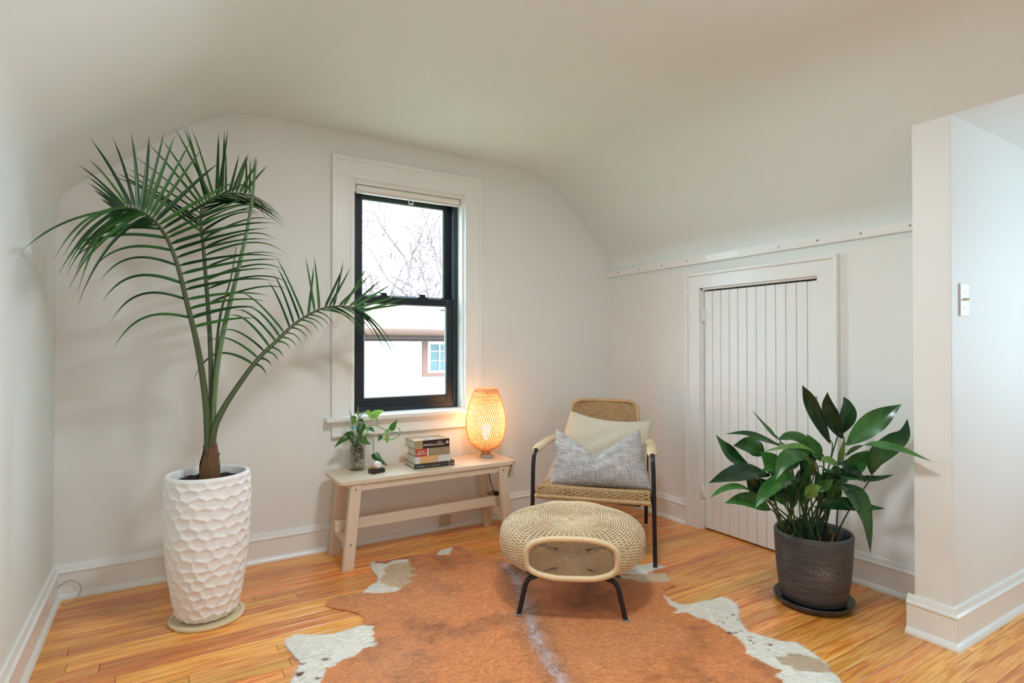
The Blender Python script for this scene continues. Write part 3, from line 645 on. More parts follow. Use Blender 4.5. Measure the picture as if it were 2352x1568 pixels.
book('white paperback with an orange spine band in the book stack', bA[0]+.004, bA[1]+.001, BZ+.026, .198, .132, .036, ang+.01, dict(cover=GREYW,
     bands=[(.13, .64, mat('pale_orange_band', (226, 172, 112), .5))], text=[('iiiiiiiii', .22, .40, .36, .60, SILV), ('IIIII', .46, .60, .28, .74, SILV)]))
book('khaki book with a red spine panel in the book stack', bA[0]+.006, bA[1]+.001, BZ+.062, .190, .125, .040, ang+.0, dict(cover=TAN,
     bands=[(.0, .335, mat('red_spine_panel', (192, 74, 46), .5)), (.335, .365, WHT)], text=[('ERNEST', .07, .26, .52, .74, WHT), ('HEMINGWAY', .02, .32, .24, .46, WHT)], dots=[(.93, .6, .004, SILV)]))
book('thick paperback with sepia cover and dark spine on top of the book stack', bA[0]+.002, bA[1]+.001, BZ+.102, .194, .140, .041, ang+.03, dict(cover=SEP,
     bands=[(.0, .22, mat('olive_spine_end', (170, 150, 108), .45, .2, 60)), (.22, 1.0, mat('deep_maroon_spine', (56, 26, 24), .35, .3, 10))],
     text=[('UNBROKEN', .23, .53, .28, .56, WHT), ('LAURA', .64, .78, .58, .78, WHT), ('HILLENBRAND', .55, .86, .26, .50, WHT)], dots=[(.935, .55, .0075, WHT), (.935, .55, .0035, BLK)],
     top_text=[('UNBROKEN', .47, .57, .06, .94, WHT), ('LAURA HILLENBRAND', .64, .69, .10, .90, WHT)], top_patch=[([(.02, .05), (.34, .05), (.30, .55), (.02, .5)], mat('khaki_print', (176, 156, 112), .35, .1, 30))]))

# ------------------------------------------------------------------ crystal on stand
q = pxZ(865, 1085, BZ); a0 = .35
cr = thing('crystal_ornament', tuple(q), 'white crystal on a small black block beside the vase', 'ornament')
M = Matrix.Translation(tuple(q)) @ Matrix.Rotation(.25, 4, 'Z')
MB().box(-.036, .036, -.022, .022, 0, .022, bev=.004, M=M).build('block', mat('polished_dark_wood', (38, 20, 18), .15, .3, 20), cr)
bm = bmesh.new(); bmesh.ops.create_icosphere(bm, subdivisions=2, radius=.020); rr = random.Random(3)
for v in bm.verts: v.co *= rr.uniform(.86, 1.12)
CRY = mat('white_quartz', (240, 234, 228), .35, .08, 40, bump=.3, bscale=120)
m_ = MB(); m_.add([(v.co.x+q[0]+.004, v.co.y+q[1], v.co.z+q[2]+.0385) for v in bm.verts], [[v.index for v in f.verts] for f in bm.faces]); m_.build('crystal', CRY, cr); bm.free()
MB().lathe([(.0, .021), (.015, .022), (.019, .030), (.014, .040), (0, .042)], (q[0]-.010, q[1]+.002, q[2]), 12).build('matrix_stone', mat('amber_stone', (196, 140, 92), .5, .1, 30), cr)

# ------------------------------------------------------------------ vase with pothos
vq = pxZ(822, 1079, BZ); VX, VY = vq[0], vq[1]+.012; VR = .0405; dV = depth_of((VX, VY, BZ+.1))
vase = thing('glass_vase', (VX, VY, BZ), 'clear glass vase of water at the left end of the bench', 'vase')
GV = glass('clear_vase_glass', (.97, .985, .98), 1.0)
MB().lathe([(0, 0), (VR-.004, 0), (VR, .004), (VR, .165), (VR-.0035, .165), (VR-.0035, .012), (0, .010)], (VX, VY, BZ), 40).build('body', GV, vase, smooth=True)
MB().lathe([(0, .0105), (VR-.0038, .0125), (VR-.0038, .125), (0, .125)], (VX, VY, BZ), 36).build('water', glass('water', (.90, .91, .86), .5), vase, smooth=False)
pot = thing('pothos_cutting', (VX, VY, BZ+.02), 'trailing green pothos cutting rooted in the glass vase', 'plant')
STEM = mat('green_vine_stem', (110, 150, 84), .5, .1, 20); PLEAF = leaf_mat('pothos_leaf', (52, 96, 30), (142, 184, 76), .35, trans=.4); PLEAF2 = leaf_mat('pothos_leaf_dark', (34, 70, 22), (84, 128, 48), .3, trans=.25)
def vz(x, y, dd=0.0): return pxD(760+x/8.712, 920+y/8.712, dV+dd)
stems = [[(545, 1180, 0), (540, 760, 0), (620, 600, -.01), (760, 510, -.02), (920, 500, -.02), (1140, 610, -.03), (1390, 650, -.02), (1240, 770, -.04), (1040, 770, -.05)],
         [(600, 1150, .01), (600, 850, 0), (740, 670, .0), (840, 770, -.01), (850, 1035, -.01)], [(530, 900, 0), (520, 500, -.01), (620, 260, -.02), (720, 210, -.02)],
         [(940, 490, -.02), (905, 280, 0), (805, 300, .0)], [(520, 900, .01), (440, 540, -.02), (420, 420, -.02), (400, 260, -.02), (370, 215, -.02)], [(500, 950, 0), (430, 700, -.02), (390, 640, -.03)],
         [(560, 900, 0), (560, 420, .0), (545, 200, .0), (545, 120, .0)], [(570, 800, 0), (650, 480, -.03), (700, 470, -.03)], [(1140, 610, -.03), (1160, 560, -.03)], [(1390, 650, -.02), (1370, 560, -.01), (1345, 555, 0)]]
for st in stems: MB().tube(spline([vz(*s_) for s_ in st], 36), .0024, 6).build('stem', STEM, pot, smooth=True)
plv = [((800, 330, 0), (930, 250, -.01), (1060, 190, -.02), 88, 0), ((715, 190, -.02), (770, 270, -.03), (820, 415, -.04), 48, 0), ((430, 300, -.02), (460, 390, -.03), (450, 480, -.03), 60, 0),
       ((650, 450, -.03), (590, 590, -.05), (600, 750, -.05), 88, 0), ((380, 720, -.03), (240, 780, -.05), (60, 940, -.06), 70, 1), ((400, 600, -.03), (410, 760, -.05), (470, 920, -.05), 52, 1),
       ((610, 720, -.04), (680, 820, -.05), (800, 870, -.05), 72, 1), ((750, 540, .0), (810, 590, -.01), (880, 630, -.02), 58, 0), ((1190, 600, -.03), (1255, 490, -.03), (1330, 385, -.03), 68, 0),
       ((1150, 565, -.03), (1105, 630, -.03), (1090, 705, -.03), 36, 0), ((1010, 690, -.05), (985, 745, -.05), (945, 812, -.05), 50, 0), ((1160, 710, -.05), (1120, 770, -.05), (1145, 865, -.05), 50, 0),
       ((855, 1045, -.01), (930, 1160, -.02), (1135, 1308, -.03), 96, 1), ((545, 200, 0), (545, 260, 0), (570, 315, 0), 30, 0), ((570, 375, .0), (620, 400, -.01), (665, 450, -.02), 42, 0), ((390, 640, -.02), (310, 680, -.02), (220, 745, -.02), 42, 1),
       ((705, 520, -.03), (725, 590, -.04), (715, 670, -.04), 30, 0)]
def heart(t): return (math.sin(math.pi*min(1, t*1.0)**.62)**.9)*(1-.25*t) if t > 0 else 0
for i, (a, b_, c, hw_, dk) in enumerate(plv):
    P = spline([vz(*a), vz(*b_), vz(*c)], 14); w = hw_/8.712*dV/FPX
    nh = nrm(np.array([-.45+.5*rr.random(), -.85, .25+.4*rr.random()]))
    lf = MB(); blade(lf, P, lambda t: max(.0004, w*heart(t)), nh, fold=.28); lf.build('leaf', PLEAF2 if dk else PLEAF, pot, smooth=True)
    # slight lift for translucency
rt = MB(); r2 = random.Random(9)
for k in range(26):
    a = r2.random()*6.28; p = np.array([VX+.012*math.cos(a), VY+.012*math.sin(a), BZ+.10+r2.random()*.05]); pts = [p]; d = np.array([r2.gauss(0, .5), r2.gauss(0, .5), -1])
    for i in range(9):
        d = nrm(d+np.array([r2.gauss(0, .6), r2.gauss(0, .6), r2.gauss(-.1, .35)])); p = p+d*.016
        v = p[:2]-np.array([VX, VY]); rd = np.linalg.norm(v)
        if rd > .032: p[:2] = np.array([VX, VY])+v/rd*.032; d = nrm(d*np.array([-1, -1, 1]))
        p[2] = max(p[2], BZ+.016); pts.append(p.copy())
    rt.tube(spline(pts, 26), r2.choice([.0008, .0012, .0017]), 5)
rt.build('roots', mat('brown_water_roots', (92, 62, 36), .6, .2, 40), pot, smooth=True, kind='stuff')
tie = [vz(410, 520, -.035), vz(440, 560, -.04), vz(560, 490, -.04), vz(640, 500, .02), vz(520, 520, .03)]
MB().tube(spline(tie+[tie[0]], 30), .0028, 6).build('twine', mat('turquoise_twine', (72, 178, 196), .6), pot, smooth=True)

# ------------------------------------------------------------------ rattan armchair
CU = np.array([.681, -.732, 0]); CB = np.array([.732, .681, 0]); CO_ = np.array([1.777, 2.154, 0])
def C(u, b_, z): return CO_+CU*u+CB*b_+np.array([0, 0, z])
def pxB(px, py, b_):
    d = ray(px, py); p0 = CO_+CB*b_; return CO+d*(((p0-CO)@CB)/(d@CB))
chair = thing('rattan_armchair', tuple(C(0, .3, 0)), 'rattan armchair with black steel legs in the corner', 'armchair')
for s_ in (1, -1):
    zf = .0055 if s_ == 1 else 0.0
    P = [C(s_*.300, 0, zf), C(s_*.297, 0, .20), C(s_*.293, .0, .44)]+[C(s_*.291, .003, .485), C(s_*.289, .016, .512), C(s_*.287, .042, .525)]
    MB().tube(np.concatenate([spline(P[:3], 10), spline(P[2:], 14)[1:]]), .0105, 14).build('front_leg', BLACKM, chair, smooth=True)
    Q = [C(s_*.255, .46, .530), C(s_*.248, .535, .524), C(s_*.242, .575, .500), C(s_*.240, .590, .46), C(s_*.236, .630, .22), C(s_*.232, .650, 0)]
    rl = MB().tube(spline(Q, 40), .0105, 14).build('rear_leg', BLACKM, chair, smooth=True)
    MB().lathe([(0, 0), (.014, 0), (.014, .008), (.011, .010), (0, .010)], tuple(C(s_*.2321, .6502, 0)), 16).build('foot', CREAM, rl, smooth=True)
    # wrapped arm
    A = spline([C(s_*.287, .036, .523), C(s_*.283, .12, .531), C(s_*.270, .30, .536), C(s_*.255, .47, .531)], 60); T = np.gradient(A, axis=0); am = MB(); V = []; F = []; m = 16
    for i in range(60):
        t = nrm(T[i]); sd = nrm(np.cross(t, (0, 0, 1))); upv = np.cross(sd, t); k = 1 if 0 < i < 59 else .8; rp_ = 1+.03*((i//3) % 2)
        w_ = (.016+.010*min(1, i/12))*k*rp_; h_ = .0145*k*rp_
        for j in range(m): a = 2*math.pi*j/m; V.append(A[i]+sd*w_*math.cos(a)+upv*h_*math.sin(a))
    F = [(i*m+j, i*m+(j+1) % m, (i+1)*m+(j+1) % m, (i+1)*m+j) for i in range(59) for j in range(m)]+[tuple(range(m)), tuple(59*m+j for j in range(m))]
    am.add(V, F).build('arm_wrap', mat('tan_leather_wrap', (222, 194, 156), .5, .1, 25, bump=.2, bscale=60), chair, smooth=True)
    MB().tube([C(s_*.285, .004, .318), C(s_*.262, .32, .300), C(s_*.238, .61, .33)], .008, 10).build('side_rail', BLACKM, chair, smooth=True)
MB().tube([C(-.285, .03, .300), C(.285, .03, .300)], .008, 10).build('cross_rail', BLACKM, chair, smooth=True)
MB().tube([C(-.240, .60, .35), C(.240, .60, .35)], .008, 10).build('cross_rail', BLACKM, chair, smooth=True)
MB().tube([C(-.27, .06, .298), C(.20, .58, .13)], .007, 10).build('diagonal_brace', BLACKM, chair, smooth=True)

def weave(S, nrow, nsp, ppd, w, h, amp, spr):
    """S(a,t)->(pos,normal) on [-1,1]x[0,1]; rows run along a, spokes along t"""
    m = MB(); na = nsp*ppd
    for j in range(nrow):
        t = (j+.5)/nrow; P = []; Nn = []
        for i in range(na+1):
            a = -1+2*i/na; p, n = S(a, t); sg = math.cos(math.pi*i/ppd)*(1 if j % 2 else -1)
            P.append(p+n*amp*sg); Nn.append(n)
        m.strand(P, Nn, w*rr.uniform(.9, 1.08), h)
    for k in range(nsp):
        a = -1+2*(k+.5)/nsp; m.strand([S(a, t)[0] for t in np.linspace(0, 1, 40)], [S(a, t)[1] for t in np.linspace(0, 1, 40)], spr, spr*.8)
    return m
def seatS(a, t):
    if t < .12: f = t/.12; ang_ = f*math.pi/2; b_ = -.012+.012*(1-math.cos(ang_)); z = .308+.044*math.sin(ang_); n = -CB*math.cos(ang_)+np.array([0, 0, 1])*math.sin(ang_); hw_ = .280
    else: s_ = (t-.12)/.88; b_ = .0+.46*s_; z = .352-.035*s_-.012*(1-a*a)*math.sin(math.pi*s_); n = np.array([0, 0, 1.]); hw_ = .280-.045*s_
    return C(a*hw_, b_, z), n
weave(seatS, 58, 26, 3, .0040, .0016, .0024, .0030).build('woven_seat', RATTAN, chair, smooth=True, kind='stuff')
MB().tube(spline([C(a*.282, -.012, .306) for a in np.linspace(-1, 1, 9)], 120), [.0115+.0009*((i//2) % 2) for i in range(120)], 12).build('seat_front_binding', RATTAN, chair, smooth=True)
def bhw(t): return .232-.048*t-(0 if t < .90 else .042*(1-math.sqrt(max(0, 1-((t-.90)/.10)**2))))
def backS(a, t):
    p = C(a*bhw(t), .445+.15*t-.030*a*a+.02, .31+.420*t)
    return p, nrm(-CB*.93+CU*.12*a+np.array([0, 0, .33]))
weave(backS, 66, 24, 3, .0034, .0013, .0020, .0026).build('woven_back', RATTAN, chair, smooth=True, kind='stuff')
loop = [backS(-1, t)[0] for t in np.linspace(0, 1, 30)]+[backS(a, 1)[0] for a in np.linspace(-.9, .9, 24)]+[backS(1, t)[0] for t in np.linspace(1, 0, 30)]
MB().tube(spline(loop, 300), [.0095+.0008*((i//2) % 2) for i in range(300)], 10).build('back_binding', RATTAN, chair, smooth=True)

# ------------------------------------------------------------------ cushions
def cushion(name, label, tl, tr, bl_, br_, T, mt, notch=0.0, nx=.5, pinch=.05, n=44, sag=0.0):
    tl, tr, bl_, br_ = map(np.array, (tl, tr, bl_, br_)); nn = nrm(np.cross(tr-bl_, tl-br_)); nn = nn if nn@(-CB) > 0 else -nn
    hgt = (np.linalg.norm(tl-bl_)+np.linalg.norm(tr-br_))/2; V = []; F = []
    def pt(x, y, sd):
        yy = y*(1-notch*max(0, (1-abs(x-nx)/(nx if x < nx else 1-nx)))**1.25*(y**.8)) if notch else y
        xx = x+pinch*math.sin(math.pi*y)*(.5-x)*2*(abs(x-.5)*2)**3*.5
        yy = yy+pinch*math.sin(math.pi*x)*(.5-y)*2*(abs(y-.5)*2)**3*.5-sag*math.sin(math.pi*x)*y**3
        base_ = (bl_*(1-xx)+br_*xx)*(1-yy)+(tl*(1-xx)+tr*xx)*yy
        e = max(0, 1-abs(2*x-1)**2.4)*max(0, 1-abs(2*y-1)**2.4); th = T*e**.55
        if notch: th *= 1-.55*math.exp(-((x-nx)/.05)**2)*y**2
        wr = (.0045*math.sin(11*x+7*y+3*math.sin(5*x))+.003*math.sin(23*y-9*x+2*math.sin(6*x)))*e
        return base_+nn*sd*(th/2+.0012)+nn*wr
    for sd in (1, -1):
        for j in range(n+1):
            for i in range(n+1): V.append(pt(i/n, j/n, sd))
    m = n+1; off = m*m
    for j in range(n):
        for i in range(n):
            a = j*m+i; F.append((a, a+1, a+m+1, a+m)); F.append((off+a, off+a+m, off+a+m+1, off+a+1))
    for i in range(n):
        for a, b_ in ((i, i+1), (n*m+i+1, n*m+i), ((i+1)*m, i*m), (i*m+n, (i+1)*m+n)): F.append((a, off+a, off+b_, b_))
    o = MB().add(V, F).build(name, mt, smooth=True, fixn=True); return meta(o, label, 'cushion', 'cushions on the rattan chair')
GREYL = weave_cloth('grey_slub_linen', (150, 141, 136), (198, 192, 189), 260); BEIGE = weave_cloth('beige_linen', (204, 188, 164), (212, 198, 176), 420)
cushion('cushion', 'plain beige square cushion leaning on the rattan chair back', pxB(1311, 943, .47), pxB(1496, 967, .44), pxB(1249, 1106, .27), pxB(1488, 1118, .25), .11, BEIGE, pinch=.05, sag=.05)
cushion('cushion', 'grey slubbed linen lumbar cushion with a chopped top, in front', pxB(1277, 985, .27), pxB(1470, 986, .25), pxB(1262, 1112, .10), pxB(1496, 1124, .08), 0.155, GREYL, notch=.53, nx=.50, pinch=.02)

# ------------------------------------------------------------------ wicker pouf
PC = np.array([1.462, 1.902, 0]); PV = np.array([-.615, -.788, 0]); PU = np.array([.788, -.615, 0]); PZ, PR, PH, PCUT = .248, .300, .095, .246
pouf = thing('wicker_footstool', tuple(PC), 'round woven wicker footstool with an oval opening and black legs', 'footstool')
def pprof(n=400):
    ph = np.linspace(math.pi/2, -math.pi/2, n*6); e = 2/3.3
    r = PR*np.abs(np.cos(ph))**e; z = PH*np.sign(np.sin(ph))*np.abs(np.sin(ph))**e
    z = z-np.where(z > 0, .020*np.exp(-(r/.11)**2), -.008*np.exp(-(r/.11)**2))
    s = np.concatenate([[0], np.cumsum(np.hypot(np.diff(r), np.diff(z)))]); q = np.linspace(0, s[-1], n); return np.interp(q, s, r), np.interp(q, s, z)
NR = 132; pr, pz = pprof(NR); drd = np.gradient(pr); dzd = np.gradient(pz)
def pw(r, th, z): return PC+PU*(r*math.cos(th))+PV*(r*math.sin(th))+np.array([0, 0, PZ+z])
SP = 72; wv = MB(); npt = SP*3
for j in range(1, NR-1):
    nr, nz = -dzd[j], drd[j]; l = math.hypot(nr, nz); nr, nz = nr/l, nz/l; P = []; Nn = []
    def flush():
        global P, Nn
        if len(P) > 2: wv.strand(P, Nn, .0022, .0014)
        P = []; Nn = []
    nsp = SP if pr[j] > .14 else SP//2 if pr[j] > .05 else SP//4; k3 = nsp*3; full = pr[j] < PCUT
    for i in range(k3+1):
        th = 2*math.pi*i/k3; ok = abs(pr[j]*math.sin(th)) < PCUT
        if not ok: flush(); continue
        sg = math.cos(math.pi*i/3)*(1 if j % 2 else -1)*.0026
        n_ = PU*math.cos(th)*nr+PV*math.sin(th)*nr+np.array([0, 0, nz]); P.append(pw(pr[j], th, pz[j])+n_*sg); Nn.append(n_)
    flush()
for k in range(SP):
    th = 2*math.pi*(k+.5)/SP; P = []; Nn = []
    for j in range(0, NR):
        if abs(pr[j]*math.sin(th)) >= PCUT or (k % 2 and pr[j] < .14) or pr[j] < .012:
            if len(P) > 2: wv.strand(P, Nn, .0022, .0018)
            P = []; Nn = []; continue
        P.append(pw(pr[j], th, pz[j])); nr, nz = -dzd[j], drd[j]; l = math.hypot(nr, nz); Nn.append(PU*math.cos(th)*nr/l+PV*math.sin(th)*nr/l+np.array([0, 0, nz/l]))
    if len(P) > 2: wv.strand(P, Nn, .0022, .0018)
wv.build('woven_shell', RATTAN_L, pouf, smooth=True, kind='stuff')
BIND = mat('wrapped_cane_binding', (230, 200, 156), .45, .12, 60)
for sd in (1, -1):
    top = [(math.sqrt(max(0, r*r-PCUT**2)), z) for r, z in zip(pr, pz) if r > PCUT]
    lp = [pw_ for pw_ in ([PC+PU*u+PV*sd*PCUT+np.array([0, 0, PZ+z]) for u, z in top]+[PC-PU*u+PV*sd*PCUT+np.array([0, 0, PZ+z]) for u, z in top[::-1]])]
    lp = spline(lp[::2]+[lp[0]], 420)[:-1]
    MB().tube(lp, [.0106+.0008*((i//1) % 2) for i in range(len(lp))], 10, closed=True).build('opening_rim', BIND, pouf, smooth=True)
for su in (1, -1):
    for sv in (1, -1):
        P = [PC+PU*su*.06+PV*sv*.10+[0, 0, .150], PC+PU*su*.135+PV*sv*.170+[0, 0, .150], PC+PU*su*.165+PV*sv*.186+[0, 0, .143], PC+PU*su*.180+PV*sv*.192+[0, 0, .120], PC+PU*su*.205+PV*sv*.203+[0, 0, .0065]]
        lg = MB().tube(np.concatenate([spline(P[:4], 16), spline(P[3:], 8)[1:]]), .0100, 14).build('leg', BLACKM, pouf, smooth=True)
        MB().lathe([(0, 0), (.0135, 0), (.0140, .005), (.011, .008), (0, .008)], tuple(P[-1]-np.array([0, 0, .001])), 16).build('foot', mat('grey_rubber_foot', (120, 124, 130), .5), lg, smooth=True)

# ------------------------------------------------------------------ cowhide rug
RZ0 = .0045
def fl(px, py): return pxZ(px, py, RZ0)[:2]
out_px = [(667, 1568), (691, 1520), (671, 1500), (654, 1478), (656, 1466), (680, 1455), (722, 1457), (765, 1455), (800, 1445), (830, 1434), (838, 1419), (826, 1408), (795, 1400), (770, 1396), (748, 1390), (751, 1379), (766, 1370), (800, 1364), (832, 1360), (850, 1344), (867, 1336), (869, 1326), (857, 1311), (851, 1298), (858, 1286), (890, 1288), (930, 1277), (975, 1272), (1003, 1263), (1017, 1262), (1040, 1256), (1062, 1257), (1078, 1265), (1091, 1277), (1118, 1280), (1138, 1275), (1166, 1279), (1230, 1292), (1330, 1300), (1400, 1306), (1436, 1309), (1455, 1296), (1472, 1298), (1496, 1292), (1511, 1298), (1526, 1299), (1534, 1317), (1539, 1330), (1551, 1343), (1526, 1353), (1525, 1361), (1531, 1369), (1541, 1379), (1562, 1387), (1581, 1388), (1604, 1382), (1633, 1377), (1656, 1370), (1675, 1374), (1694, 1388), (1698, 1411), (1700, 1427), (1717, 1449), (1749, 1459), (1791, 1471), (1827, 1474), (1846, 1485), (1875, 1505), (1901, 1526), (1908, 1543), (1927, 1556), (1933, 1570)]
OUT = np.array([fl(*q) for q in out_px]); OUT = np.concatenate([OUT, [[1.70, .98], [1.62, .86], [1.45, .90], [1.30, .78], [1.12, .70], [.98, .80], [.80, 1.02], [.62, 1.22], [.50, 1.46], [.44, 1.60], [.30, 1.72], [.27, 1.84]]])
def pip(P, poly):
    x, y = P[:, 0], P[:, 1]; ins = np.zeros(len(P), bool); n = len(poly)
    for i in range(n):
        (x1, y1), (x2, y2) = poly[i], poly[(i+1) % n]; cnd = (y1 > y) != (y2 > y)
        ins ^= cnd & (x < (x2-x1)*(y-y1)/(y2-y1+1e-15)+x1)
    return ins
def vnoise(P, sc, seed):
    r = np.random.default_rng(seed); G = r.random((64, 64)); q = P*sc+13.7; i = np.floor(q).astype(int); f = q-i; f = f*f*(3-2*f); a = i[:, 0] % 64; b_ = i[:, 1] % 64; a1 = (a+1) % 64; b1 = (b_+1) % 64
    return (G[a, b_]*(1-f[:, 0])+G[a1, b_]*f[:, 0])*(1-f[:, 1])+(G[a, b1]*(1-f[:, 0])+G[a1, b1]*f[:, 0])*f[:, 1]
Z1 = lambda x, y: fl(600+x/3.36, 1200+y/3.36)
Z2 = lambda x, y: fl(1200+x/3.095, 1230+y/3.095)
WHITE = [np.array([Z1(*q) for q in z]) for z in (
    [(100, 900), (270, 820), (500, 830), (800, 790), (870, 800), (880, 850), (860, 880), (905, 940), (790, 970), (750, 1030), (650, 1060), (560, 1110), (510, 1120), (480, 1180), (470, 1260), (150, 1260)],
    [(820, 320), (860, 280), (880, 310), (960, 322), (1020, 292), (1145, 282), (1135, 305), (1010, 320), (955, 350), (965, 395), (930, 425), (915, 465), (1000, 490), (1095, 515), (1030, 540), (900, 552), (780, 545), (820, 490), (890, 450), (890, 400), (850, 370)],
    [(1360, 248), (1395, 205), (1478, 180), (1456, 252)])]+[np.array([Z2(*q) for q in z]) for z in (
    [(700, 275), (780, 195), (915, 182), (965, 205), (1020, 210), (960, 245), (880, 275), (790, 280)],
    [(1005, 415), (1060, 450), (1180, 480), (1250, 460), (1410, 420), (1560, 480), (1560, 600), (1710, 690), (1950, 740), (2110, 840), (2200, 905), (2330, 1046), (2400, 1200), (1900, 1200), (1850, 1046), (1790, 1005), (1845, 965), (1700, 890), (1580, 825), (1585, 780), (1500, 710), (1430, 660), (1300, 600), (1220, 592), (1180, 552), (1060, 552), (1085, 525), (1040, 490)])]
CREAMP = [np.array([Z1(*q) for q in ((900, 340), (1000, 300), (1150, 300), (1180, 400), (1120, 500), (980, 510), (900, 460))]), np.array([Z2(*q) for q in ((1810, 890), (1900, 840), (2020, 850), (2140, 900), (2190, 960), (2080, 975), (1950, 960), (1860, 920))]), np.array([Z2(*q) for q in ((650, 290), (900, 280), (1020, 260), (1060, 320), (980, 330), (800, 320))])]
SPOTS = [(Z1(487, 1050), .010), (Z1(300, 1165), .016), (Z1(435, 1193), .007), (Z1(312, 1088), .006), (Z2(1512, 565), .007), (Z2(1532, 597), .005), (Z2(1480, 695), .011), (Z2(1545, 675), .005), (Z2(1520, 690), .004), (Z2(1395, 615), .004), (Z2(1430, 620), .005), (Z2(1615, 722), .006), (Z2(1605, 745), .006), (Z2(1635, 762), .006), (Z2(1770, 778), .007), (Z2(1800, 855), .006), (Z2(1680, 815), .004), (Z2(1465, 595), .003), (Z2(1740, 810), .003)]
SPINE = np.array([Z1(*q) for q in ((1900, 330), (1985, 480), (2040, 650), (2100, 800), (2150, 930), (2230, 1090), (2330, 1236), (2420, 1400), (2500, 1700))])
def seg_dist(P, line):
    best = np.full(len(P), 9.9)
    for a, b_ in zip(line[:-1], line[1:]):
        ab = b_-a; t = np.clip(((P-a)@ab)/(ab@ab), 0, 1); best = np.minimum(best, np.linalg.norm(P-a-t[:, None]*ab, axis=1))
    return best
def coat(P):
    W_ = P+.010*np.stack([vnoise(P, 55, 1)-.5, vnoise(P, 55, 2)-.5], 1)+.014*np.stack([vnoise(P, 18, 3)-.5, vnoise(P, 18, 4)-.5], 1)
    br_ = np.array(lin((232, 146, 80))[:3]); dk = np.array(lin((170, 98, 50))[:3]); lt = np.array(lin((226, 156, 100))[:3])
    n = (.5*vnoise(P, 5, 5)+.3*vnoise(P, 14, 6)+.2*vnoise(P, 45, 7))[:, None]; c = dk+(br_-dk)*np.clip(n*3.0-.45, 0, 1)
    n2 = vnoise(P, 3.5, 8)[:, None]; c = c+(lt-c)*np.clip(n2*1.6-.75, 0, .55)
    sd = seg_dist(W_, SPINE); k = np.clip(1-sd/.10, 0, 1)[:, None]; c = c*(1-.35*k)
    k = np.exp(-(sd/.022)**2)[:, None]*(.35+.65*vnoise(P, 60, 9)[:, None]); c = c+(np.array(lin((206, 186, 186))[:3])-c)*np.clip(k, 0, .8)  # hair sheen painted into the coat as a pale streak along the spine
    for z in CREAMP: m = pip(P+.03*np.stack([vnoise(P, 30, 10)-.5, vnoise(P, 30, 11)-.5], 1), z); c[m] = np.array(lin((226, 196, 160))[:3])
    wh = np.zeros(len(P), bool)
    for z in WHITE: wh |= pip(W_, z)
    wcol = np.array(lin((250, 240, 226))[:3])*(.92+.12*vnoise(P, 40, 12)[:, None]); c[wh] = wcol[wh]
    m = pip(P+.02*np.stack([vnoise(P, 40, 13)-.5, vnoise(P, 40, 14)-.5], 1), CREAMP[1]); c[m] = np.array(lin((208, 180, 148))[:3])
    for ctr, r in SPOTS: m = np.linalg.norm((W_-ctr)*[1, 1], axis=1) < r; c[m] = np.array(lin((120, 72, 44))[:3])
    return np.clip(c, 0, 1)
def lift(P):  # gentle ripples of the hide
    d = seg_dist(P, np.concatenate([OUT, OUT[:1]])); return RZ0+.0035*vnoise(P, 7, 20)*np.clip(d/.06, 0, 1)
cell = .008; mn = OUT.min(0)-cell; mx_ = OUT.max(0)+cell; nx_, ny_ = ((mx_-mn)/cell).astype(int)+2
gx, gy = np.meshgrid(np.arange(nx_), np.arange(ny_), indexing='ij'); G = np.stack([mn[0]+gx*cell, mn[1]+gy*cell], -1).reshape(-1, 2); ins = pip(G+cell/2, OUT).reshape(nx_, ny_)
ci, cj = np.where(ins[:-1, :-1]); idx = lambda i, j: i*ny_+j
quads = np.stack([idx(ci, cj), idx(ci+1, cj), idx(ci+1, cj+1), idx(ci, cj+1)], 1); used = np.unique(quads); rem = np.full(nx_*ny_, -1); rem[used] = np.arange(len(used)); quads = rem[quads]; Pv = G[used]
cntv = np.bincount(quads.ravel(), minlength=len(used)); bd = np.where(cntv < 4)[0]
for k in bd:
    p = Pv[k]; bestd = 9; bp_ = p
    for a, b_ in zip(OUT, np.roll(OUT, -1, 0)):
        ab = b_-a; t = min(1, max(0, ((p-a)@ab)/(ab@ab))); q = a+t*ab; d = np.hypot(*(p-q))
        if d < bestd: bestd, bp_ = d, q
    if bestd < cell*1.3: Pv[k] = bp_
zz = lift(Pv); n0 = len(Pv)
V = np.concatenate([np.column_stack([Pv, zz]), np.column_stack([Pv, np.full(n0, .0008)])]); Fq = [tuple(q) for q in quads]+[tuple(q[::-1]+n0) for q in quads]
from collections import Counter
ec = Counter()
for q in quads:
    for k in range(4): ec[(q[k], q[(k+1) % 4])] += 1
Fq += [(b_, a, a+n0, b_+n0) for (a, b_) in ec if (b_, a) not in ec]
rug = thing('cowhide_rug', (1.2, 1.6, 0), 'brown and white cowhide rug on the wood floor', 'rug')
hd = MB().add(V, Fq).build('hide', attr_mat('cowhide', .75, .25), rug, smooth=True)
def set_col(o, cols):
    a = o.data.color_attributes.new('coat_colour', 'FLOAT_COLOR', 'POINT'); a.data.foreach_set('color', np.column_stack([cols, np.ones(len(cols))]).astype(np.float32).ravel())
cc = coat(Pv); set_col(hd, np.concatenate([cc, cc*.6]))
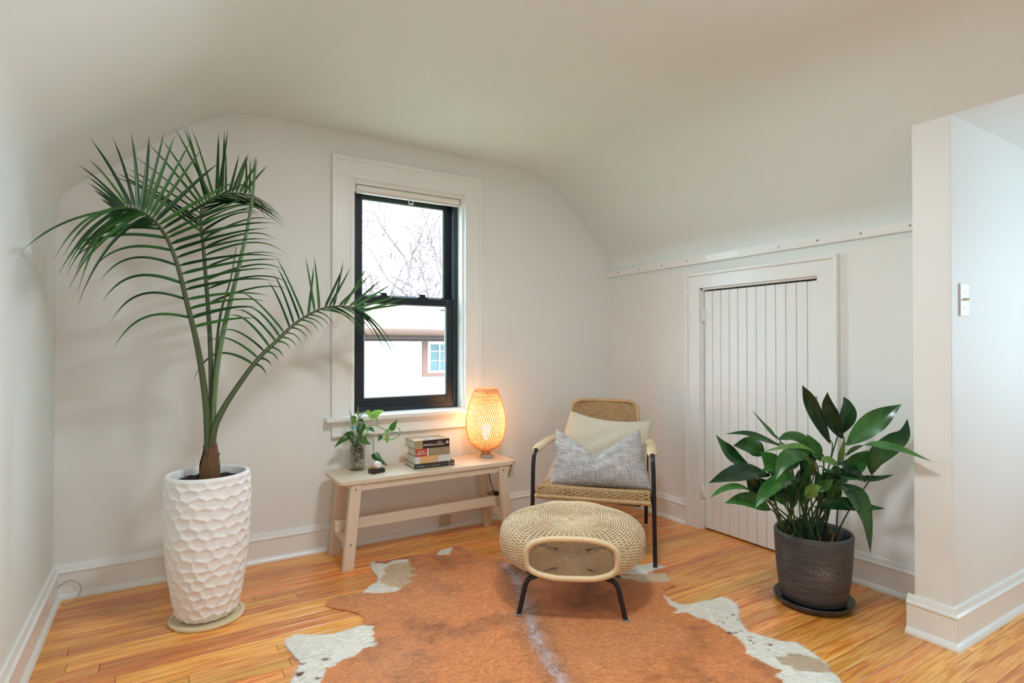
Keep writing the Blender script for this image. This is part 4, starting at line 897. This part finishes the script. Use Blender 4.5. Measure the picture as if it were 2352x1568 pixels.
# short hair
NH = 150000; cand = mn+rng.random((int(NH*1.6), 2))*(mx_-mn); cand = cand[pip(cand, OUT)][:NH]; vis = cand[:, 1] > .9; cand = cand[vis]
tail = np.array([-.55, -.83]); sdv = np.zeros_like(cand)
near = SPINE[np.argmin(np.linalg.norm(cand[:, None]-SPINE[None], axis=2), axis=1)]; away = cand-near; away /= np.linalg.norm(away, axis=1)[:, None]+1e-6
dirs = away*.8+tail*.5+rng.normal(0, .28, cand.shape); dirs /= np.linalg.norm(dirs, axis=1)[:, None]
sdist = seg_dist(cand, SPINE); ln = rng.uniform(.010, .019, len(cand)); hup = rng.uniform(.0015, .004, len(cand))+.007*np.exp(-(sdist/.03)**2); wd = rng.uniform(.00035, .0007, len(cand))
zb_ = lift(cand); side = np.stack([-dirs[:, 1], dirs[:, 0]], 1)
A = np.column_stack([cand-side*wd[:, None], zb_]); B = np.column_stack([cand+side*wd[:, None], zb_]); T_ = np.column_stack([cand+dirs*ln[:, None], zb_+hup])
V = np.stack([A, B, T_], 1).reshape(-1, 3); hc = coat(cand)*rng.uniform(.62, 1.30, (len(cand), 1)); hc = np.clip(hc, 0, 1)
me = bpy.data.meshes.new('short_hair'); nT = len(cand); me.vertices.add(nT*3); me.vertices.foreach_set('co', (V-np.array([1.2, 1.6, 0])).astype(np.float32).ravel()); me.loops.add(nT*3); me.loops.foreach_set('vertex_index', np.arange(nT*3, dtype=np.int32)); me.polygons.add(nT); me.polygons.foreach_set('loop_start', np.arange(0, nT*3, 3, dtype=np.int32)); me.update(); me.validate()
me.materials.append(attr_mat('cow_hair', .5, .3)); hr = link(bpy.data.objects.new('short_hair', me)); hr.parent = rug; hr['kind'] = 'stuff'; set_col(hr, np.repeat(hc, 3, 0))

# ------------------------------------------------------------------ potted palm
PX_, PY_ = .146, 2.505
palm = thing('potted_palm', (PX_, PY_, .012), 'tall palm in a white faceted planter', 'plant')
sau = MB().lathe([(0, 0), (.128, 0), (.133, .003), (.133, .011), (.129, .013), (.118, .013), (.114, .009), (0, .009)], (PX_, PY_, 0), 56).build('plant_saucer', mat('pale_wood_saucer', (222, 202, 164), .5, .08, 12), smooth=False)
meta(sau, 'pale wooden saucer under the white planter', 'saucer')
PPT = spline([(.100, .010), (.110, .03), (.124, .10), (.138, .20), (.147, .30), (.151, .40), (.152, .48), (.149, .535), (.144, .549)], 200)
NA = 300; th = np.linspace(0, 2*math.pi, NA, endpoint=False)
cents = []; rw = 15; rr2 = np.random.default_rng(11)
for j in range(-1, rw+1):
    for k in range(17): cents.append(((k+.5*(j % 2))/17*2*math.pi*.145+rr2.normal(0, .006), j*.56/rw+.014+rr2.normal(0, .005)))
cents = np.array(cents); circ = 2*math.pi*.145; cents = np.concatenate([cents, cents+[circ, 0], cents-[circ, 0]])
V = []
for r, z in PPT:
    a = th*.145; D = np.hypot((a[:, None]-cents[None, :, 0])*.92, (z-cents[None, :, 1])*1.25); D.sort(axis=1); e = np.clip((D[:, 1]-D[:, 0])/.030, 0, 1)
    dent = .0068*(e**.55)*(1 if z < .525 else max(0, (.549-z)/.024)); rad = r+.003-dent
    V += [(PX_+q*math.cos(t), PY_+q*math.sin(t), .009+z) for q, t in zip(rad, th)]
nz = len(PPT)
for r, z in ((.141, .552), (.134, .552), (.130, .545), (.128, .50)): V += [(PX_+r*math.cos(t), PY_+r*math.sin(t), .009+z) for t in th]
nz += 4; F = [(i*NA+k, i*NA+(k+1) % NA, (i+1)*NA+(k+1) % NA, (i+1)*NA+k) for i in range(nz-1) for k in range(NA)]; F.append(tuple(range(NA-1, -1, -1)))
MB().add(V, F).build('planter', mat('white_matte_ceramic', (240, 237, 234), .55, .02, 20), palm, smooth=True)
SOIL = mat('dark_potting_soil', (42, 28, 22), .95, .5, 90, bump=1.0, bscale=140)
def soil(name, cx, cy, z, R_, par):
    v = [(cx, cy, z+.006)]; f = []; ns = 40
    for j in range(1, 9):
        for k in range(ns): a = 2*math.pi*k/ns; v.append((cx+R_*j/8*math.cos(a), cy+R_*j/8*math.sin(a), z+rr.uniform(-.004, .005)))
    f += [(0, 1+k, 1+(k+1) % ns) for k in range(ns)]
    for j in range(7): f += [(1+j*ns+k, 1+(j+1)*ns+k, 1+(j+1)*ns+(k+1) % ns, 1+j*ns+(k+1) % ns) for k in range(ns)]
    s_ = MB().add(v, f).build(name, SOIL, par, smooth=True); cr_ = MB()
    for _ in range(160):
        a = rr.random()*6.28; q = R_*.97*math.sqrt(rr.random()); s = rr.uniform(.0012, .0032); x, y, zc = cx+q*math.cos(a), cy+q*math.sin(a), z+rr.uniform(.002, .007)
        cr_.add([(x-s, y-s, zc), (x+s, y-s, zc+s*.5), (x, y+s, zc), (x, y, zc+1.6*s), (x, y, zc-s)], [(0, 1, 3), (1, 2, 3), (2, 0, 3), (1, 0, 4), (2, 1, 4), (0, 2, 4)])
    cr_.build('soil_crumbs', mat('soil_crumb', (74, 56, 46), .9, .6, 120), s_, kind='stuff'); return s_
soil('soil', PX_, PY_, .009+.520, .129, palm)
# fibrous trunk
BX_, BY_ = pxY(482, 1070, PY_)[0], PY_-.005
HUSK = mat('brown_husk', (122, 84, 54), .8, .45, 10, bump=.6, bscale=80, stretch=(40, 40, 3)); zs0 = .525
tr_ = MB().tube([(BX_-.004, BY_, zs0-.02), (BX_, BY_, zs0+.05), (BX_+.004, BY_, zs0+.10), (BX_+.008, BY_, zs0+.15)], [.034, .033, .028, .016], 16).build('trunk', HUSK, palm, smooth=True)
for a, h_, w_ in ((2.6, .155, .020), (4.0, .135, .022), (4.9, .165, .020), (5.8, .125, .022), (.6, .12, .02), (1.6, .15, .02)):
    d = np.array([math.cos(a), math.sin(a), 0]); p = np.array([BX_, BY_, zs0-.015]); m_ = MB()
    blade(m_, spline([p+d*.036, p+d*.038+[0, 0, h_*.5], p+d*.030+[.004, 0, h_*.85], p+d*.034+[.006, 0, h_]], 12), lambda t: w_*(1-t**2.2)*.9+.0012, d, fold=-.35)
    m_.build('husk', HUSK, tr_, smooth=True)
PETI = mat('palm_petiole', (74, 84, 48), .45, .25, 14, stretch=(1, 1, .3)); RACH = mat('palm_rachis', (86, 84, 58), .45, .2, 14)
LEAFP = leaf_mat('palm_leaflet', (20, 52, 20), (60, 104, 44), .36, trans=.14)
LEAFD = mat('dry_leaf_tip', (146, 116, 84), .7, .3, 20)
rl_ = random.Random(4)
def frond(pts, r0, t0, n, lenf, hint, aL, aR, drL, drR, label=None, tip=True, keel=.15, skipL=None, skipR=None, wid=.0100, fan=False):
    P = spline(pts, 120); tt = np.linspace(0, 1, 120); rad = r0*(1-tt)**1.1*.82+.0016
    fr = MB().tube(P, rad, 10).build('frond', PETI, palm, smooth=True); T = np.gradient(P, axis=0)
    hint = np.array(hint, float)
    for i in range(n):
        f = i/(n-1); t = t0+(1-t0)*f*.995; k = min(119, int(t*119)); p = P[k]; tv = nrm(T[k]); S = nrm(np.cross(tv, hint)); Nn = np.cross(S, tv); Nn = Nn if Nn@hint > 0 else -Nn
        for sd, aa, dr, sk in ((-1, aL, drL, skipL), (1, aR, drR, skipR)):
            if sk and sk(f): continue
            al = math.radians((aa(f) if callable(aa) else aa[0]+(aa[1]-aa[0])*f)+rl_.gauss(0, 2.5+(8*f if sd < 0 else 0))); Ln = lenf(f, sd)*rl_.uniform(.92, 1.07)
            if Ln < .02: continue
            d = nrm(tv*math.cos(al)+S*sd*math.sin(al)+Nn*keel*rl_.uniform(.5, 1.4)); dro = dr(f) if callable(dr) else dr; dro *= rl_.uniform(.5, 2.1) if fan and sd < 0 and f > .5 else rl_.uniform(.75, 1.25); q = []
            for s in np.linspace(0, 1, 15): q.append(p+d*Ln*s*(1-.10*dro*s)+np.array([0, 0, -1])*Ln*dro*(.55*s**2+.55*s**4)+Nn*.02*Ln*math.sin(s*3))
            w_ = wid*rl_.uniform(.85, 1.15)*(1-.35*f); m_ = MB()
            nh = nrm(Nn+np.array([0, 0, .5])+tv*.55)
            blade(m_, q, lambda s: max(.0004, w_*min(1, s*9+.25)*(1-s)**.55*(1 if s < .8 else 1-(s-.8)*3.6)), nh, fold=.45, across=2)
            m_.build('leaflet', LEAFP, fr, smooth=True)
    return fr
def PY(x, y, Y): return pxY(x, y, Y)
cam_hint = (-.1, -1, .25)
# left arching frond
frond([PY(478, 1040, 2.50), PY(474, 940, 2.495), PY(463, 850, 2.485), PY(448, 770, 2.47), PY(429, 694, 2.455), PY(410, 617, 2.44), PY(388, 557, 2.42), PY(362, 515, 2.39), PY(337, 493, 2.36), PY(311, 480, 2.33), PY(286, 478, 2.30), PY(266, 484, 2.28)], .0150, .30, 30,
      lambda f, s: (.24+.14*min(1, f*4) if f < .5 else .38-.12*(f-.5)/.3 if f < .8 else .25-.19*(f-.8)/.2) if s > 0 else .25+.07*f, cam_hint, lambda f: 60-25*f if f < .6 else 45-48*(f-.6)/.4, (84, 82), lambda f: .56-.35*min(1, f/.7), lambda f: .16-.12*f, keel=.10, skipL=lambda f: f < .42 and int(f*29+.5) % 2 == 0, fan=True)
# upright middle frond behind
frond([PY(484, 1040, 2.52), PY(486, 940, 2.525), PY(485, 850, 2.535), PY(482, 770, 2.55), PY(474, 652, 2.58), PY(466, 557, 2.61), PY(461, 506, 2.63), PY(467, 474, 2.65), PY(487, 455, 2.66), PY(513, 445, 2.67), PY(545, 443, 2.68), PY(575, 447, 2.69)], .0130, .33, 30,
      lambda f, s: (.40-.12*f if s < 0 else .36-.14*f)*(1 if f < .75 else .70), cam_hint, (44, 66), (70, 24), lambda f: .03, lambda f: .30-.08*f, keel=.05, skipL=lambda f: f < .22)
# right low frond reaching the window
frond([PY(486, 1035, 2.49), PY(493, 983, 2.49), PY(515, 935, 2.50), PY(553, 877, 2.51), PY(594, 823, 2.53), PY(633, 785, 2.55), PY(668, 751, 2.57), PY(703, 726, 2.59), PY(741, 708, 2.61), PY(776, 703, 2.63), PY(811, 706, 2.65), PY(834, 716, 2.66)], .0150, .34, 24,
      lambda f, s: (.30 if f < .45 else .27-.03*f) if s < 0 else (.05+.10*f if f < .55 else .12+.14*f), (-.25, -1, .15), (88, 30), (58, 14), lambda f: .55*(1-f/.45) if f < .45 else .0, lambda f: .62-.22*f, keel=.06)
# closed spear and thin shoot
sp = [PY(487, 1040, 2.50), PY(493, 900, 2.505), PY(511, 770, 2.515), PY(547, 620, 2.53), PY(573, 500, 2.545), PY(585, 398, 2.56), PY(587, 362, 2.565)]
spf = MB().tube(spline(sp, 60), np.concatenate([np.linspace(.011, .0095, 20), np.linspace(.0095, .0052, 30), np.linspace(.0055, .0008, 10)]), 10).build('spear_frond', mat('folded_spear', (92, 118, 70), .45, .35, 16, stretch=(8, 8, .4)), palm, smooth=True)
for dx in (-6, -3, 3, 5):
    m_ = MB(); blade(m_, spline([PY(584, 420, 2.56), PY(585+dx*.6, 385, 2.562), PY(586+dx, 358+abs(dx), 2.565)], 8), lambda t: .0016*(1-t)+.0003, cam_hint); m_.build('leaflet', LEAFP, spf, smooth=True)
MB().tube(spline([PY(488, 1030, 2.51), PY(494, 860, 2.52), PY(505, 730, 2.53), PY(530, 640, 2.54), PY(543, 566, 2.55)], 40), np.linspace(.0085, .0012, 40), 8).build('spear_frond', PETI, palm, smooth=True)

# ------------------------------------------------------------------ aspidistra in a dark pot
AX, AY = 2.272, 1.340; dA = depth_of((AX, AY, .3))
asp = thing('potted_aspidistra', (AX, AY, .012), 'broad-leaved green plant in a round charcoal pot', 'plant')
DARKP = mat('glazed_dark_saucer', (56, 54, 56), .25, .15, 20)
meta(MB().lathe([(0, 0), (.126, 0), (.142, .010), (.150, .026), (.150, .030), (.146, .030), (.138, .016), (.122, .010), (0, .010)], (AX, AY, 0), 56).build('plant_saucer', DARKP, smooth=True), 'round dark glazed saucer under the charcoal pot', 'saucer')
CHAR, nt, N, L, b = newmat('charcoal_stoneware'); tc = N.new('ShaderNodeTexCoord'); mp = N.new('ShaderNodeMapping'); mp.inputs['Scale'].default_value = (4, 4, 70); L.new(tc.outputs['Object'], mp.inputs['Vector'])
nz = N.new('ShaderNodeTexNoise'); nz.inputs['Scale'].default_value = 2.2; nz.inputs['Detail'].default_value = 5; L.new(mp.outputs[0], nz.inputs['Vector']); r = N.new('ShaderNodeValToRGB'); r.color_ramp.elements[0].position = .3; r.color_ramp.elements[0].color = lin((54, 52, 54)); r.color_ramp.elements[1].position = .75; r.color_ramp.elements[1].color = lin((92, 88, 88)); L.new(nz.outputs['Fac'], r.inputs[0])
vo = N.new('ShaderNodeTexNoise'); vo.inputs['Scale'].default_value = 330; vo.inputs['Detail'].default_value = 2; L.new(tc.outputs['Object'], vo.inputs['Vector'])
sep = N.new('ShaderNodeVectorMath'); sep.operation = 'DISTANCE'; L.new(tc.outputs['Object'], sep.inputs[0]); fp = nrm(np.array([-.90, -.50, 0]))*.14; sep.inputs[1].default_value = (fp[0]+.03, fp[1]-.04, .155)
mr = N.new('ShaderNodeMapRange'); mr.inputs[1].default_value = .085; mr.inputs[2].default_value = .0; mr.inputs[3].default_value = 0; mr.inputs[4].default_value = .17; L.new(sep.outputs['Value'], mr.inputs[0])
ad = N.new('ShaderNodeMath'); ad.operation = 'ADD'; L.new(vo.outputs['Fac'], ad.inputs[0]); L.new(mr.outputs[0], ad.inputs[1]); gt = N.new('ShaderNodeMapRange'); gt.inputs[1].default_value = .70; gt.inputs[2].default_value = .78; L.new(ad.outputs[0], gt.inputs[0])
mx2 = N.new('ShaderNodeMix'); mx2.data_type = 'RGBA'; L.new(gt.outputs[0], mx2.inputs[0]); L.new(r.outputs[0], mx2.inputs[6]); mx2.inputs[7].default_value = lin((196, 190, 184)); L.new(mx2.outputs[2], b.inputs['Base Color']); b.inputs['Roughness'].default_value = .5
bp = N.new('ShaderNodeBump'); bp.inputs['Strength'].default_value = .25; bp.inputs['Distance'].default_value = .002; L.new(nz.outputs['Fac'], bp.inputs['Height']); L.new(bp.outputs[0], b.inputs['Normal'])
MB().lathe([(0, .012), (.108, .012), (.121, .020), (.128, .05), (.137, .12), (.143, .20), (.1465, .265), (.1470, .284), (.1440, .290), (.1370, .289), (.134, .280), (.132, .22)], (AX, AY, .006), 64).build('pot', CHAR, asp, smooth=True)
soil('soil', AX, AY, .245, .133, asp)
def az(x, y, dd): return pxD(1600+x/2.7036, 860+y/2.7036, dA+dd)
ASP = leaf_mat('aspidistra_leaf', (14, 46, 20), (62, 116, 48), .24, trans=.10); ASPL = leaf_mat('aspidistra_leaf_pale', (52, 96, 44), (110, 150, 72), .35, trans=.2); ASPS = mat('aspidistra_stem', (58, 86, 40), .45, .3, 12)
# control points (zoom px, depth offset), half width, facing hint (right, up, toward camera), pale?
AL = [([(830, 430, .02), (740, 250, .01), (690, 140, .0), (655, 65, -.01)], 44, (-.3, .35, 1), 0), ([(905, 400, .0), (850, 290, .0), (815, 190, -.01), (812, 108, -.02)], 46, (-.5, .2, 1), 0),
      ([(880, 380, .06), (930, 270, .06), (925, 190, .06), (912, 138, .05)], 58, (.2, .1, 1), 0), ([(930, 440, .0), (1060, 330, -.03), (1170, 250, -.06), (1272, 184, -.08)], 66, (-.5, .5, 1), 0),
      ([(1085, 620, -.06), (1110, 520, -.07), (1210, 430, -.09), (1285, 370, -.10), (1310, 275, -.10)], 58, (-.3, .3, 1), 0), ([(920, 510, -.05), (1050, 438, -.16), (1250, 465, -.26), (1468, 542, -.34)], 44, (0, 1, .55), 0),
      ([(935, 610, .03), (1000, 540, .03), (1065, 470, .03)], 58, (0, .3, 1), 0), ([(780, 590, -.09), (890, 620, -.13), (980, 640, -.15), (1045, 668, -.17)], 42, (.2, 1, .6), 1),
      ([(990, 640, -.02), (1110, 648, -.06), (1225, 622, -.10)], 24, (0, .8, .7), 0), ([(860, 670, -.10), (970, 740, -.16), (1045, 900, -.20), (1080, 1105, -.22)], 78, (.5, .5, 1), 0),
      ([(735, 825, -.10), (880, 805, -.12), (1040, 825, -.16), (1170, 832, -.20)], 46, (0, .9, .7), 0), ([(730, 555, -.10), (630, 500, -.15), (540, 545, -.19), (492, 652, -.22)], 54, (-.3, .8, .8), 1),
      ([(640, 655, -.10), (540, 655, -.15), (430, 730, -.20), (358, 838, -.23)], 50, (-.4, .8, .8), 0), ([(460, 625, -.08), (330, 605, -.12), (190, 635, -.16), (75, 672, -.18)], 58, (-.1, .9, .8), 0),
      ([(340, 715, -.02), (240, 695, -.03), (150, 720, -.05), (82, 768, -.06)], 24, (0, .9, .6), 0), ([(460, 840, -.10), (370, 790, -.12), (270, 778, -.15), (175, 797, -.17)], 48, (-.1, .6, 1), 0),
      ([(340, 590, .0), (240, 520, -.01), (170, 450, -.02), (118, 372, -.03)], 48, (.4, .5, 1), 0), ([(530, 445, .04), (410, 400, .04), (300, 365, .05), (175, 368, .06)], 28, (.2, .8, .7), 0),
      ([(505, 405, .06), (430, 325, .08), (343, 222, .10)], 20, (.6, .5, .8), 0), ([(420, 500, -.02), (330, 440, -.02), (228, 440, -.03)], 56, (0, .3, 1), 0), ([(510, 620, -.04), (450, 540, -.05), (395, 475, -.05)], 62, (.3, .3, 1), 0),
      ([(690, 520, -.03), (650, 420, -.03), (580, 390, -.04), (505, 405, -.06)], 56, (-.2, .9, .7), 1), ([(770, 510, -.07), (660, 450, -.10), (540, 455, -.13), (415, 478, -.15)], 26, (0, 1, .5), 1),
      ([(775, 540, -.04), (725, 450, -.04), (683, 368, -.05)], 46, (.3, .3, 1), 0), ([(410, 750, -.06), (350, 690, -.07), (300, 620, -.08)], 52, (.3, .3, 1), 0), ([(895, 600, -.12), (840, 545, -.14), (765, 530, -.16)], 42, (0, .9, .7), 1),
      ([(875, 570, -.10), (900, 470, -.11), (916, 398, -.12)], 20, (.2, 0, 1), 1), ([(600, 830, -.04), (590, 720, -.04), (565, 630, -.05)], 40, (0, .2, 1), 0), ([(680, 770, -.12), (725, 715, -.14), (775, 695, -.16)], 36, (0, .6, 1), 1),
      ([(550, 810, -.02), (505, 720, -.02), (465, 610, -.02)], 46, (.2, .2, 1), 0), ([(680, 810, .0), (660, 700, .0), (672, 590, .0)], 52, (0, .2, 1), 0), ([(830, 810, -.02), (852, 720, -.02), (862, 630, -.02)], 46, (0, .2, 1), 0),
      ([(640, 740, .04), (655, 630, .04), (695, 560, .04)], 46, (0, .2, 1), 0), ([(760, 800, .03), (765, 690, .03), (740, 590, .03)], 50, (0, .2, 1), 0), ([(480, 790, .03), (440, 700, .03), (385, 640, .03)], 40, (.2, .3, 1), 0),
      ([(860, 700, .06), (900, 600, .06), (945, 520, .06)], 46, (-.2, .2, 1), 0), ([(720, 700, -.08), (790, 690, -.11), (850, 650, -.13)], 34, (0, .6, 1), 0), ([(560, 600, .02), (600, 520, .02), (640, 470, .02)], 44, (0, .3, 1), 0),
      ([(610, 700, -.07), (540, 620, -.09), (470, 580, -.10), (400, 600, -.11)], 44, (-.2, .7, 1), 0), ([(700, 640, -.09), (690, 560, -.11), (640, 500, -.12)], 46, (0, .4, 1), 0), ([(830, 640, -.09), (900, 590, -.12), (980, 600, -.14), (1060, 680, -.16)], 46, (.2, .8, .8), 0),
      ([(560, 760, -.06), (490, 700, -.08), (430, 690, -.09)], 48, (-.2, .6, 1), 0), ([(790, 700, -.06), (830, 640, -.07), (900, 640, -.08)], 44, (.2, .6, 1), 0), ([(650, 600, .02), (700, 500, .02), (760, 430, .02)], 46, (0, .3, 1), 0)]
ra = random.Random(12); mR, mU, mF = _R, _U, -_F
def lanc(t): return max(.03, math.sin(math.pi*min(1, t**.82))**1.0*(1-.12*t)) if t < 1 else .01
for cps, hw_, (hr_, hu_, hf_), pale in AL:
    P = [az(*q) for q in cps]; w_ = hw_/2.7036*dA/FPX*1.05; nh = nrm(mR*hr_+mU*hu_+mF*hf_)
    bx_ = ra.uniform(-.075, .075)+(cps[0][0]-720)/2.7036*dA/FPX*.35; by_ = ra.uniform(-.06, .06)-cps[0][2]*.25
    hv = nrm(np.array([_R[0], _R[1], 0])); dv = nrm(np.array([_F[0], _F[1], 0])); bb = np.array([AX, AY, .245])+hv*max(-.1, min(.1, bx_))+dv*by_
    lf = MB(); blade(lf, spline(P, 22), lambda t: w_*lanc(t), nh, fold=.22, across=6, wave=.10); lo = lf.build('leaf', ASPL if pale else ASP, asp, smooth=True)
    t0v = nrm(P[1]-P[0]); ctl = [bb, bb*.55+P[0]*.45+np.array([0, 0, .012]), P[0]-t0v*.02, P[0]+t0v*.03]
    MB().tube(spline(ctl, 24), np.linspace(.0036, .0022, 24), 7).build('stem', ASPS, lo, smooth=True)
for k in range(16):
    a = ra.random()*6.28; q = .10*math.sqrt(ra.random()); p = np.array([AX+q*math.cos(a), AY+q*math.sin(a), .243]); m_ = MB()
    blade(m_, spline([p, p+[ra.gauss(0, .008), ra.gauss(0, .008), .03], p+[ra.gauss(0, .015), ra.gauss(0, .015), ra.uniform(.05, .075)]], 8), lambda t: .006*(1-t)+.0006, (-.8, -.5, .1), fold=.3); m_.build('dry_sheath', LEAFD, asp, smooth=True)
